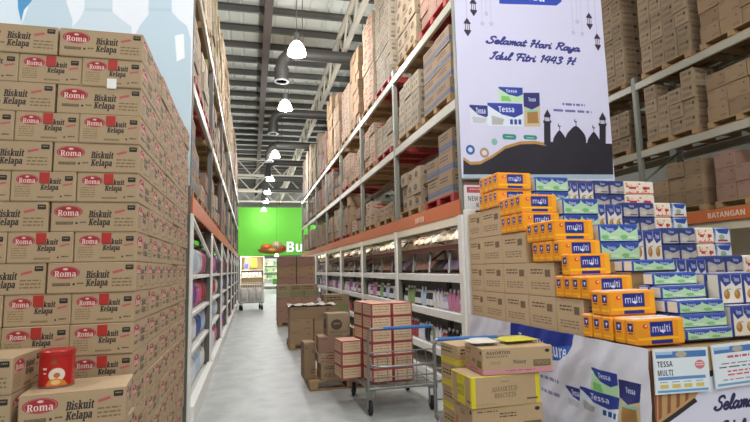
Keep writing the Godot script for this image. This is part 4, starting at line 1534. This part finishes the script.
func carton_tower() -> void:
	var s := Vector3(.457, .1735, .33)
	var m := box_mesh(s, .004, true)
	var bm: Material = mats["biscuit"]
	var x1 := LX + .005
	var z1 := -3.19
	var y0 := .146
	var tape_mesh := box_mesh(Vector3(.002, .062, .052), 0)
	for k in 3:
		for j in 2:
			put_pallet(Vector3(x1 - .6 - k * 1.16, 0, z1 - .51 - j * 1.15), 0, "wooden pallet under the biscuit tower, %s row, %s from aisle" % [["front", "rear"][j], NTH[k]], "pallets under the biscuit tower")
	for t in 17:
		var long: bool = t in [0, 2, 4, 6, 8, 12, 14]
		var y := y0 + (16 - t) * .175
		# front face, the corner carton first
		for c in (4 if long else 5):
			var w := .462 if long else .334
			var x := x1 - (c + .5) * w - (.006 if long and c else 0.0)
			var zc := z1 - (s.z if long else s.x) / 2 + rng.randf_range(-.006, .004)
			var label := "kraft biscuit carton, %s row of tower front, %s" % [ROWS[t], "at aisle corner" if c == 0 else "%s from aisle corner" % NTH[c]]
			var o := solo("biscuit_carton", m, bm, label, "carton", Vector3(x, y, zc), (0.0 if long else PI / 2) + rng.randf_range(-.008, .008), "biscuit cartons, %s row of tower front" % ROWS[t])
			if not long:
				var tp := part(o, "tape", tape_mesh, mats["red tape"], Vector3(-s.x / 2 - .0012, s.y - .066, .002))
				tp.set_meta("label", "square of red sealing tape")
				if t == 1 and c == 0:
					part(o, "tag", tape_mesh, mats["rack white"], Vector3(-s.x / 2 - .002, -.01, .0))
		# the aisle side behind the corner carton
		var n := 6 if long else 4
		for k in n:
			var d := .338 if long else .473
			var zc := z1 - (s.z if long else s.x) - .006 - (k + .5) * d
			var label := "kraft biscuit carton, %s row of tower aisle side, %s behind corner carton" % [ROWS[t], NTH[k]]
			solo("biscuit_carton", m, bm, label, "carton", Vector3(x1 - (s.x if long else s.z) / 2 + rng.randf_range(-.006, .004), y, zc), (0.0 if long else PI / 2) + rng.randf_range(-.008, .008), "biscuit cartons, %s row along tower side" % ROWS[t])
	# the low pile in front, with the tin on it
	var f := meet(13, 396, 2, -2.775)
	solo("pallet_board", box_mesh(Vector3(1.3, .04, .42), .004), mats["pallet wood"], "flat wooden board under the low pile of biscuit cartons", "board", Vector3(f.x - .2, 0, -2.955))
	for c in 2:
		for r in (6 if c == 0 else 7):
			var o := solo("biscuit_carton", m, bm, "kraft biscuit carton, %s from floor in low pile %s the red tin" % [NTH[r], "under" if c == 0 else "next to"], "carton", Vector3(f.x + .236 if c == 0 else f.x - .242, .041 + r * .175, -2.955), .11 if c == 0 and r == 5 else rng.randf_range(-.01, .01), "biscuit cartons in the low pile")
	var tin := thing("biscuit_tin", "round red biscuit tin on the low pile of biscuit cartons", "tin", Vector3(-.965, 1.092, -2.955), -.6)
	var b := Build.new()
	b.lathe([Vector2(.079, 0), Vector2(.079, .158)], 28)
	part(tin, "body", b.mesh(), mats["tin"])
	b = Build.new()
	b.lathe([Vector2(.079, .156), Vector2(.082, .157), Vector2(.082, .176), Vector2(.078, .18), Vector2(.07, .177), Vector2(0, .177)], 28)
	part(tin, "lid", b.mesh(), mats["tin lid"])
	b = Build.new()
	b.lathe([Vector2(0, .0), Vector2(.081, .0), Vector2(.081, .006), Vector2(.078, .007)], 28)
	part(tin, "rim", b.mesh(), mats["steel"])

# ---------------------------------------------------------------- tissue display
func tissue(kind: String, s: Vector3, o: Vector3, label: String, group: String, name_ := "tissue_pack") -> void:
	solo(name_, box_mesh(s, .012, true), mats["tissue " + kind], label, "tissue pack" if name_ == "tissue_pack" else "tissue box", o + Vector3(rng.randf_range(-.004, .004), 0, rng.randf_range(-.002, .001)), rng.randf_range(-.008, .008), group)

func tissue_display() -> void:
	var b := Build.new()
	b.box(Vector3(3.715, .525, -4.3), Vector3(2.17, 1.05, 2.78))
	solo("display_table", b.mesh(), mats["pallet wood"], "wooden display table wrapped in printed white cloth", "table")
	solo("cloth_skirt", cloth(Vector3(RX + .02, 1.07, -5.72), Vector3(0, 0, 2.83), 1.0, Vector3.LEFT, .24, .036, 11), mat("side cloth", Color.WHITE, .65, 0, side_cloth_print()), "white printed cloth with blue logo on the aisle side of display table", "cloth")
	solo("cloth_skirt", cloth(Vector3(2.6, 1.06, -2.9), Vector3(2.2, 0, 0), 1.06, Vector3.BACK, .2, .012, 12), mat("front cloth", Color.WHITE, .65, 0, front_cloth_print()), "white printed cloth with dark script on the front of display table", "cloth")
	# cartons that carry the orange packs
	var edges := [-5.70, -5.35, -4.87, -4.40, -3.95, -3.58]
	var tops := [4, 4, 3, 2, 1]
	mat("tissue carton", Color.WHITE, .8, 0, carton_print(hexa("c6ab88"), hexa("5c4a38"), 0, hexa("6a5a4a")))
	for c in 5:
		for r in tops[c]:
			var w: float = edges[c + 1] - edges[c] - .006
			solo("tissue_carton", box_mesh(Vector3(w, .306, .44), .005, true), mats["tissue carton"], "plain kraft carton under the orange packs, %s row up, %s from rack end" % [NTH[r], NTH[c]], "carton", Vector3(RX + .235, 1.052 + r * .309, (edges[c] + edges[c + 1]) / 2), -PI / 2 + rng.randf_range(-.01, .01), "kraft cartons under the orange tissue packs")
	# a stepped riser under the other packs
	b = Build.new()
	for s in [[-4.87, 2.29], [-4.40, 1.98], [-3.88, 1.67], [-3.52, 1.57]]:
		b.box(Vector3(3.27, (1.053 + s[1]) / 2, (-5.7 + s[0] - .02) / 2), Vector3(.42, s[1] - 1.053, s[0] - .02 + 5.7))
	for s in [[-5.0, 2.29], [-4.57, 1.97], [-4.07, 1.65], [-3.6, 1.36]]:
		b.box(Vector3(4.145, (1.053 + s[1]) / 2, (-5.7 + s[0] - .02) / 2), Vector3(1.31, s[1] - 1.053, s[0] - .02 + 5.7))
	solo("display_riser", b.mesh(), mats["pallet wood"], "stepped wooden riser under the tissue packs on the display table", "riser")
	for l in [[-4.89, 2.292, 4, 0, "lower"], [-4.87, 2.479, 4, 0, "upper"], [-4.40, 1.983, 4, 1, "lower"], [-4.42, 2.17, 4, 1, "upper"], [-3.82, 1.674, 4, 2, "lower"], [-3.89, 1.861, 4, 2, "upper"], [-3.47, 1.365, 4, 3, "lower"], [-3.705, 1.552, 1, 3, "upper"], [-3.24, 1.068, 3, 4, "lower"], [-3.24, 1.255, 2, 4, "upper"], [-3.0, 1.068, 2, 5, "only"]]:
		for k in l[2]:
			tissue("multi", Vector3(.415, .185, .109), Vector3(RX + .208, l[1], l[0] - .056 - k * .114), "orange tissue pack, %s step from top, %s layer, %s from its front" % [NTH[l[3]], l[4], NTH[k]], "orange tissue packs, %s step" % NTH[l[3]])
	# pale green packs: front edge, base, height, how many deep, step
	var layer := 12
	for l in [[-4.87, 2.292, .165, 1, 0], [-4.87, 2.459, .165, 1, 0], [-4.40, 1.982, .165, 1, 1], [-4.40, 2.149, .165, 1, 1], [-3.88, 1.672, .165, 1, 2], [-3.88, 1.839, .165, 1, 2], [-3.50, 1.572, .1, 2, 3], [-3.30, 1.466, .1, 1, 4], [-3.23, 1.364, .1, 2, 4], [-3.08, 1.262, .1, 3, 5], [-3.07, 1.16, .1, 3, 5], [-3.03, 1.075, .083, 3, 5]]:
		layer -= 1
		for k in l[3]:
			tissue("green", Vector3(.425, l[2], .113), Vector3(3.27, l[1], l[0] - .057 - k * .116), "pale green tissue pack, %s layer above the table, %s from front" % [NTH[layer], NTH[k]], "green tissue packs, %s step" % NTH[l[4]])
	# cream pouches, grey boxes and floral boxes
	var fronts := [[-5.0, 2.292, 0], [-4.57, 1.972, 1], [-4.07, 1.652, 2], [-3.6, 1.362, 3]]
	for f in fronts:
		var where := "%s step from top" % NTH[f[2]]
		var zz: float = f[0] - .06
		for k in 2:
			tissue("pouch", Vector3(.205, .31, .115), Vector3(3.60 + k * .21, f[1], zz), "tall cream tissue pouch with navy top, %s in its row, %s" % [NTH[k], where], "cream tissue pouches, %s step" % NTH[f[2]])
		for r in 2:
			var y: float = f[1] + r * .168
			for k in 2:
				tissue("blue", Vector3(.205, .165, .115), Vector3(4.02 + k * .21, y, zz), "grey tissue box with navy top, %s layer, %s in row, %s" % [["lower", "upper"][r], NTH[k], where], "grey tissue boxes, %s step" % NTH[f[2]], "tissue_box")
			if f[2] == 0:
				tissue("floral", Vector3(.42, .165, .115), Vector3(4.55, y, zz), "red floral tissue box, %s layer, %s" % [["lower", "upper"][r], where], "floral tissue boxes, %s step" % NTH[f[2]], "tissue_box")
			else:
				tissue("floral", Vector3(.22, .165, .115), Vector3(4.45, y, zz), "red floral tissue box, %s layer, %s" % [["lower", "upper"][r], where], "floral tissue boxes, %s step" % NTH[f[2]], "tissue_box")
				tissue("sky", Vector3(.2, .165, .115), Vector3(4.67, y, zz), "pale tissue box with bright blue top, %s layer, %s" % [["lower", "upper"][r], where], "blue-topped tissue boxes, %s step" % NTH[f[2]], "tissue_box")
	for l in [[-3.05, 1.075, .235, 2], [-3.13, 1.312, .24, 2]]:
		for k in 5:
			for q in l[3]:
				tissue("pouch", Vector3(.225, l[2], .115), Vector3(3.62 + k * .235, l[1], l[0] - .06 - q * .12), "tall cream tissue pouch, %s layer of lowest step, %s in row, %s from front" % ["lower" if l[1] < 1.2 else "upper", NTH[k], NTH[q]], "cream tissue pouches, lowest step")
	for k in 2:
		var a := meet(653 if k == 0 else 711, 350 if k == 0 else 346, 2, -2.87)
		b = Build.new()
		b.quad(Vector3(0, -.285, .004), Vector3(.44, -.285, .004), Vector3(.44, 0, .004), Vector3(0, 0, .004))
		var o := solo("price_card", b.mesh(), mat("price %d" % k, Color.WHITE, .35, 0, price_print(k)), ["white price card reading TESSA MULTI on the display front", "white price card with red lines on the display front"][k], "sign", a, 0)
		b = Build.new()
		b.box(Vector3(.22, -.1425, 0), Vector3(.45, .295, .006))
		part(o, "holder", b.mesh(), mat("clear holder", hexa("dfe6ea"), .3))
		o.rotation.z = -.02 if k == 0 else .03

# ---------------------------------------------------------------- goods standing in the aisle
func stack_box(kind: int, s: Vector3, at: Vector3, turn: float, label: String, group: String) -> void:
	solo(kinds[kind][0], box_mesh(s, .005, true), mats["carton %d %d" % [kind, rng.randi_range(0, 2)]], label, "carton", at, turn, group)

func aisle_stacks() -> void:
	# small pile on a pallet beside the trolley
	put_pallet(Vector3(1.36, 0, -7.53), 0, "wooden pallet under the small mixed pile beside the trolley", "pallets in the aisle")
	var g := "cartons of the small mixed pile"
	var L := "%s in small mixed pile beside the trolley"
	for q in [[0, Vector3(.31, .23, .34), Vector3(1.09, .132, -7.2), .04, "tan bottom carton"], [0, Vector3(.3, .24, .34), Vector3(1.42, .132, -7.22), -.02, "tan second bottom carton"], [4, Vector3(.36, .13, .3), Vector3(1.08, .366, -7.2), .03, "flat red-printed carton"], [4, Vector3(.3, .14, .3), Vector3(1.43, .374, -7.22), -.05, "low red-printed carton"], [7, Vector3(.37, .22, .32), Vector3(1.1, .5, -7.2), -.03, "pinkish carton"], [1, Vector3(.32, .31, .28), Vector3(1.19, .722, -7.2), .08, "leaning top carton"], [3, Vector3(.16, .5, .3), Vector3(.8, .132, -7.36), .06, "narrow upright carton"], [0, Vector3(.3, .3, .3), Vector3(1.55, .518, -7.24), .06, "upper tan carton"]]:
		stack_box(q[0], q[1], q[2], q[3], L % q[4], g)
	# wrapped stack
	put_pallet(Vector3(1.36, 0, -11.2), 0, "wooden pallet under the wrapped carton stack in the aisle", "pallets in the aisle")
	for r in 3:
		for c in (1 if r == 2 else 2):
			stack_box(3, Vector3(1.0 if r == 2 else .495, .245, .5), Vector3(1.29 if r == 2 else 1.035 + c * .51, .132 + r * .247, -10.96), 0, "brown carton in stack topped with white film, %s layer up, %s in layer" % [NTH[r], NTH[c]], "cartons of the wrapped stack")
	var b := Build.new()
	var rows := []
	for i in 6:
		var line := []
		for j in 14:
			line.append(Vector3(.76 + j * .08, .91 + .018 * sin(j * 2.1 + i) + .012 * cos(j * 3.7 - i * 2), -11.24 + i * .11))
		rows.append(line)
	b.sheet(rows)
	solo("plastic_film", b.mesh(), mat("film", hexa("d8d6cc"), .3), "crumpled white plastic film on top of the brown carton stack", "film")
	for q in [[6, Vector3(.62, .33, .4), 0.0], [6, Vector3(.62, .33, .4), .332], [6, Vector3(.6, .4, .4), .664]]:
		stack_box(q[0], q[1], Vector3(1.95, .0 + q[2], -11.95), .05, "green-banded carton behind the film-topped stack, %s" % ("lowest" if q[2] < .1 else "middle" if q[2] < .5 else "topmost"), "cartons of the column behind the wrapped stack")
	# two tall stacks further along
	put_pallet(Vector3(1.36, 0, -15.72), 0, "wooden pallet under the green-printed carton stack", "pallets in the aisle")
	for r in 3:
		for c in 3:
			stack_box(7 if r < 2 else 6, Vector3(.395, .36, .48), Vector3(.95 + c * .4, .132 + r * .362, -15.46), rng.randf_range(-.02, .02), "%s carton in the far pallet stack, %s layer up, %s in layer" % ["green-banded" if r == 2 else "pinkish", NTH[r], NTH[c]], "cartons of the far pallet stack")
	put_pallet(Vector3(1.45, 0, -17.2), 0, "wooden pallet under the tallest brown stack in the aisle", "pallets in the aisle")
	for r in 6:
		for c in 2:
			stack_box(7 if r % 2 else 3, Vector3(.6, .325, .48), Vector3(1.14 + c * .625, .132 + r * .327, -16.95), rng.randf_range(-.008, .008), "wide brown carton in tallest aisle stack, %s layer up, %s in layer" % [NTH[r], NTH[c]], "cartons of the tallest aisle stack")

# ---------------------------------------------------------------- trolleys
func trolley(at: Vector3, turn: float, label: String) -> Node3D:
	var t := thing("platform_trolley", label, "trolley", at, turn)
	var st: Material = mats["steel"]
	var b := Build.new()
	for x in [-.4, .4]:
		b.tube([Vector3(x, .3, .02), Vector3(x, .3, -1.08)], .018, 8)
	for z in [.0, -1.06]:
		b.tube([Vector3(-.4, .3, z), Vector3(.4, .3, z)], .018, 8)
	part(t, "deck_frame", b.mesh(), st)
	for i in 7:
		part(t, "deck_slat", box_mesh(Vector3(.79, .012, .09), .003), st, Vector3(0, .302, -.1 - i * .145))
	for s in [-1, 1]:
		b = Build.new()
		b.tube([Vector3(s * .4, .3, 0), Vector3(s * .4, .9, 0), Vector3(s * .39, .95, .01), Vector3(s * .36, .965, .02)], .016, 8)
		part(t, "post", b.mesh(), st)
	b = Build.new()
	b.tube([Vector3(-.38, .965, .02), Vector3(.38, .965, .02)], .015, 8)
	part(t, "handle_bar", b.mesh(), st)
	b = Build.new()
	b.tube([Vector3(-.22, .965, .02), Vector3(.36, .965, .02)], .02, 10)
	part(t, "grip", b.mesh(), mats["blue grip"])
	b = Build.new()
	b.tube([Vector3(-.4, .58, 0), Vector3(-.37, .565, .07), Vector3(-.28, .56, .13), Vector3(0, .56, .145), Vector3(.28, .56, .13), Vector3(.37, .565, .07), Vector3(.4, .58, 0)], .014, 8)
	part(t, "bumper_rail", b.mesh(), st)
	b = Build.new()
	for y in [.42, .7]:
		b.tube([Vector3(-.4, y, 0), Vector3(.4, y, 0)], .008, 6)
	for i in 6:
		b.tube([Vector3(-.29 + i * .116, .3, 0), Vector3(-.29 + i * .116, .7, 0)], .005, 5)
	part(t, "wire_end", b.mesh(), mats["wire"])
	for x in [-.37, .37]:
		for z in [-.04, -1.0]:
			b = Build.new()
			b.box(Vector3(0, .27, 0), Vector3(.1, .02, .1))
			b.box(Vector3(-.03, .17, -.02), Vector3(.006, .19, .05))
			b.box(Vector3(.03, .17, -.02), Vector3(.006, .19, .05))
			var c := part(t, "caster", b.mesh(), st, Vector3(x, 0, z))
			b = Build.new()
			b.xf = Transform3D(Basis(Vector3.BACK, PI / 2), Vector3(0, .082, -.03))
			b.lathe([Vector2(0, -.022), Vector2(.06, -.022), Vector2(.08, -.014), Vector2(.08, .014), Vector2(.06, .022), Vector2(0, .022)], 18)
			part(c, "wheel", b.mesh(), mats["rubber"])
	return t

func red_box_print() -> ImageTexture:
	var cv := kraft(256, 128, hexa("ccb494"))
	for i in 2:
		var r := face(cv, i)
		for q in [[0, 0, 1, .07], [0, .93, 1, .07], [0, 0, .045, 1], [.955, 0, .045, 1]]:
			cv.rect(sub(r, q[0], q[1], q[2], q[3]), hexa("9c4046"))
		for k in 3:
			lines(cv, sub(r, .12, .2 + k * .22, .76, .12), 1, hexa("8c5a40") if k % 2 else hexa("a9764a"))
	cv.rect(face(cv, 2), hexa("d2a48c"))
	return cv.tex()

func trolleys() -> void:
	trolley(Vector3(1.69, 0, -5.64), 0, "grey platform trolley with blue handle loaded with red-edged boxes")
	var m := mat("red box", Color.WHITE, .75, 0, red_box_print())
	var hub := Vector3(1.61, 0, -6.1)
	var twist := Basis(Vector3.UP, .1)
	for r in 6:
		for c in 2:
			for d in 2:
				if d == 1 and (r == 5 and c == 1):
					continue
				var at := hub + twist * Vector3((c - .5) * .265, .322 + r * .152, .1 - d * .36)
				solo("red_edged_box", box_mesh(Vector3(.257, .15, .34), .004, true), m, "red-edged tan box on trolley, %s layer up, %s shelves, %s handle" % [NTH[r], ["away from", "next to"][c], ["next to", "away from"][d]], "box", at, .1 + rng.randf_range(-.01, .01), "red-edged boxes on the trolley")
	for r in 3:
		solo("red_edged_box", box_mesh(Vector3(.34, .15, .257), .004, true), m, "red-edged tan box in short column beside the tall trolley stack, %s layer up" % NTH[r], "box", Vector3(1.18, .322 + r * .152, -6.3), PI / 2 + .1 + rng.randf_range(-.03, .03), "red-edged boxes beside the tall stack")
	trolley(Vector3(2.08, 0, -4.5), PI - .16, "grey platform trolley with blue handle loaded with assorted biscuit cartons")
	var s := Vector3(.52, .2, .34)
	for q in [[1.77, .322, -3.5, .03, 2, .14, "lowest"], [1.76, .464, -3.48, -.02, 2, .205, "third"], [1.745, .671, -3.47, .02, 1, .212, "second, yellow-ended"], [1.855, .885, -3.46, -.06, 0, .185, "top, pink-banded"]]:
		solo("biscuit_box", box_mesh(Vector3(.54, q[5], .34), .005, true), mat("assorted %d" % q[4], Color.WHITE, .75, 0, mats["assorted %d" % q[4]].albedo_texture if mats.has("assorted %d" % q[4]) else assorted_print(q[4])), "assorted biscuits carton on the second trolley, %s in the pile" % q[6], "carton", Vector3(q[0], q[1], q[2]), q[3], "assorted biscuit cartons on the trolley")
	var yb := mat("yellow carton", Color.WHITE, .75, 0, carton_print(hexa("b59a76"), hexa("3a3028"), 2, hexa("d8c722")))
	for r in 4:
		solo("biscuit_box", box_mesh(Vector3(.25, .176, .3), .004, true), yb, "yellow-banded carton in narrow column on the second trolley, %s layer up" % NTH[r], "carton", Vector3(1.675, .322 + r * .178, -3.87), .05 + rng.randf_range(-.03, .03), "yellow-banded cartons on the trolley")
	var p := solo("wrapped_pack", bag_mesh(Vector3(.3, .2, .04)), mat("lime wrap", hexa("c9c24a"), .3), "lime yellow plastic-wrapped pack lying on the top biscuits carton", "pack", Vector3(1.96, 1.095, -3.4))
	p.rotation = Vector3(-PI / 2, .1, 0)
	p = solo("wrapped_pack", bag_mesh(Vector3(.22, .2, .04)), mat("white wrap", hexa("d9d6cc"), .3), "white plastic-wrapped pack lying on the top biscuits carton", "pack", Vector3(1.66, 1.095, -3.4))
	p.rotation = Vector3(-PI / 2, -.1, 0)

# ---------------------------------------------------------------- the far end of the hall
func far_end() -> void:
	var b := Build.new()
	b.box(Vector3.ZERO, Vector3(26, 4.55, .3))
	var g := structure("wall_far", b.mesh(), mat("green paint", hexa("4f9e22"), .7), Vector3(2, 5.33, -48))
	lettering(g, "Bu", .98, Vector3(2.0, -1.5, .2), 0, mat("white letters", hexa("e8ece8"), .6))
	# the picture of a fruit basket on the green wall
	var f := thing("fruit_picture", "cut-out picture of a fruit basket on the green wall", "picture", Vector3(1.9, 3.25, -47.82))
	for q in [["basket", "b8783c", 0, .3, 1.3, .32], ["melon", "c9b48a", .45, .75, .5, .42], ["orange", "d8702c", -.5, .62, .55, .3], ["tomato", "b8382a", .95, .5, .35, .25]]:
		b = Build.new()
		b.xf = Transform3D(Basis.from_scale(Vector3(q[4], q[5], .06)))
		var prof := []
		for i in 9:
			var t := -PI / 2 + PI * i / 8.0
			prof.append(Vector2(cos(t), sin(t)))
		b.lathe(prof, 16)
		part(f, q[0], b.mesh(), mat("picture " + q[0], hexa(q[1]), .6), Vector3(q[2], q[3], 0))
	# shelving, stands and crates of the produce corner
	var s := thing("produce_shelf", "cream open shelf unit under the green wall with a yellow card", "shelf", Vector3(.1, 0, -44))
	for x in [-.95, .95]:
		part(s, "side_panel", box_mesh(Vector3(.06, 2.9, .5), .005), mats["cream board"], Vector3(x, 0, 0))
	for y in [.5, 1.1, 1.7, 2.85]:
		part(s, "shelf", box_mesh(Vector3(1.9, .05, .5), .005), mats["cream board"], Vector3(0, y, 0))
	part(s, "back_panel", box_mesh(Vector3(1.9, 2.85, .02), 0), mat("tan back", hexa("b39a78"), .8), Vector3(0, 0, -.24))
	part(s, "yellow_card", box_mesh(Vector3(.45, .8, .02), .002), mat("yellow card", hexa("e0d24a"), .6), Vector3(.15, 1.95, .2))
	part(s, "blue_card", box_mesh(Vector3(.35, .45, .02), .002), mat("blue card", hexa("5a6ab0"), .6), Vector3(-.5, 1.85, .2))
	for i in 6:
		solo("produce_bag", bag_mesh(Vector3(.27, .42, .2)), mats["soft white"], "white bag on the cream shelf under the green wall, %s along" % NTH[i], "bag", Vector3(-.64 + i * .275, 1.152, -43.9), 0, "white bags on the cream shelf")
	for q in [[2.5, "green", "58a03a"], [3.4, "teal", "3f8c84"]]:
		var k := thing("produce_stand", "%s fruit stand standing under the green wall" % q[1], "stand", Vector3(q[0] * 1.5 - 1.5, 0, -41.5), 0)
		part(k, "bin", box_mesh(Vector3(1.1, .45, .9), .02), mat("stand " + q[1], hexa(q[2]), .6), Vector3(0, .55, 0))
		part(k, "canopy", box_mesh(Vector3(1.2, .08, 1.0), .01), mat("stand top", hexa("cfe0b8"), .6), Vector3(0, 1.75, 0))
		for x in [-.5, .5]:
			part(k, "post", box_mesh(Vector3(.05, 1.75, .05), .004), mats["rack white"], Vector3(x, 0, 0))
	var pc := thing("produce_cabinet", "long white open cabinet with pale green crates below the green wall", "cabinet", Vector3(2.6, 0, -46.5))
	part(pc, "back_panel", box_mesh(Vector3(5.0, 2.7, .06), .005), mats["rack white"], Vector3(0, 0, -.35))
	for y in [.25, .9, 1.5, 2.1, 2.66]:
		part(pc, "shelf", box_mesh(Vector3(5.0, .06, .7), .006), mats["rack white"], Vector3(0, y, 0))
	for x in [-2.5, 2.5]:
		part(pc, "side_panel", box_mesh(Vector3(.06, 2.72, .7), .006), mats["rack white"], Vector3(x, 0, 0))
	for k in 3:
		for i in 8:
			solo("produce_crate", box_mesh(Vector3(.5, .3, .5), .02), mat("crate %d" % ((i + k) % 3), [hexa("a9cf7c"), hexa("d9e2b0"), hexa("7cb868")][(i + k) % 3], .6), "pale green crate in the white cabinet, %s shelf, %s along" % [["second", "third", "fourth"][k], NTH[i]], "crate", Vector3(.48 + i * .6, [.962, 1.562, 2.162][k], -46.5), 0, "crates in the white cabinet")
	# the cage cart with white goods
	var c := thing("cage_cart", "wire cage cart with white goods at the end of the tower rack", "cart", Vector3(.0, 0, -22.4), .15)
	b = Build.new()
	for i in 11:
		var x := -.5 + i * .1
		for z in [-.35, .35]:
			b.bar(Vector3(x, .35, z), Vector3(x, 1.15, z), .012)
	for i in 8:
		var z := -.35 + i * .1
		for x in [-.5, .5]:
			b.bar(Vector3(x, .35, z), Vector3(x, 1.15, z), .012)
	for y in [.35, .75, 1.15]:
		for z in [-.35, .35]:
			b.bar(Vector3(-.5, y, z), Vector3(.5, y, z), .02)
		for x in [-.5, .5]:
			b.bar(Vector3(x, y, -.35), Vector3(x, y, .35), .02)
	part(c, "cage", b.mesh(), mats["rack white"])
	part(c, "deck", box_mesh(Vector3(1.0, .04, .7), .004), mats["steel"], Vector3(0, .3, 0))
	for x in [-.42, .42]:
		for z in [-.28, .28]:
			b = Build.new()
			b.box(Vector3(0, .24, 0), Vector3(.04, .14, .06))
			var w := part(c, "caster", b.mesh(), mats["steel"], Vector3(x, 0, z))
			b = Build.new()
			b.xf = Transform3D(Basis(Vector3.BACK, PI / 2), Vector3(0, .1, 0))
			b.lathe([Vector2(0, -.03), Vector2(.1, -.03), Vector2(.1, .03), Vector2(0, .03)], 14)
			part(w, "wheel", b.mesh(), mats["rubber"])
	for i in 3:
		solo("goods_bag", bag_mesh(Vector3(.32, .6, .3)), mats["soft white"], "white sack in the wire cage cart, %s from its aisle end" % NTH[i], "sack", Vector3(-.32 + i * .32, .345, -22.4), .1, "white sacks in the cage cart")
	var pb := Build.new()
	pb.lathe([Vector2(.16, -.1), Vector2(.15, .0), Vector2(.08, .1), Vector2(.03, .14), Vector2(0, .14)], 14)
	var cord := Build.new()
	cord.tube([Vector3(0, .13, 0), Vector3(0, ROOF - 2.95 + .1, 0)], .01, 5)
	for x in [-1.2, 2.1, 5.0]:  # outer two lamps are out of view, placed to brighten the produce corner
		var l := thing("pendant_lamp", "small glowing pendant lamp below the green wall, %s from the tower rack" % NTH[int((x + 2) / 2.9)], "lamp", Vector3(x, 2.95, -43.2), 0, "pendant lamps of the produce corner")
		part(l, "shade", pb.mesh(), mats["lamp glass"])
		part(l, "cord", cord.mesh(), mats["rubber"])
		var o := OmniLight3D.new()
		o.name = "pendant_light"
		o.light_energy = 5.0
		o.light_size = .12
		o.omni_range = 40.0
		o.omni_attenuation = 2.0
		o.shadow_enabled = true
		o.position = Vector3(0, -.25, 0)
		l.add_child(o, true)
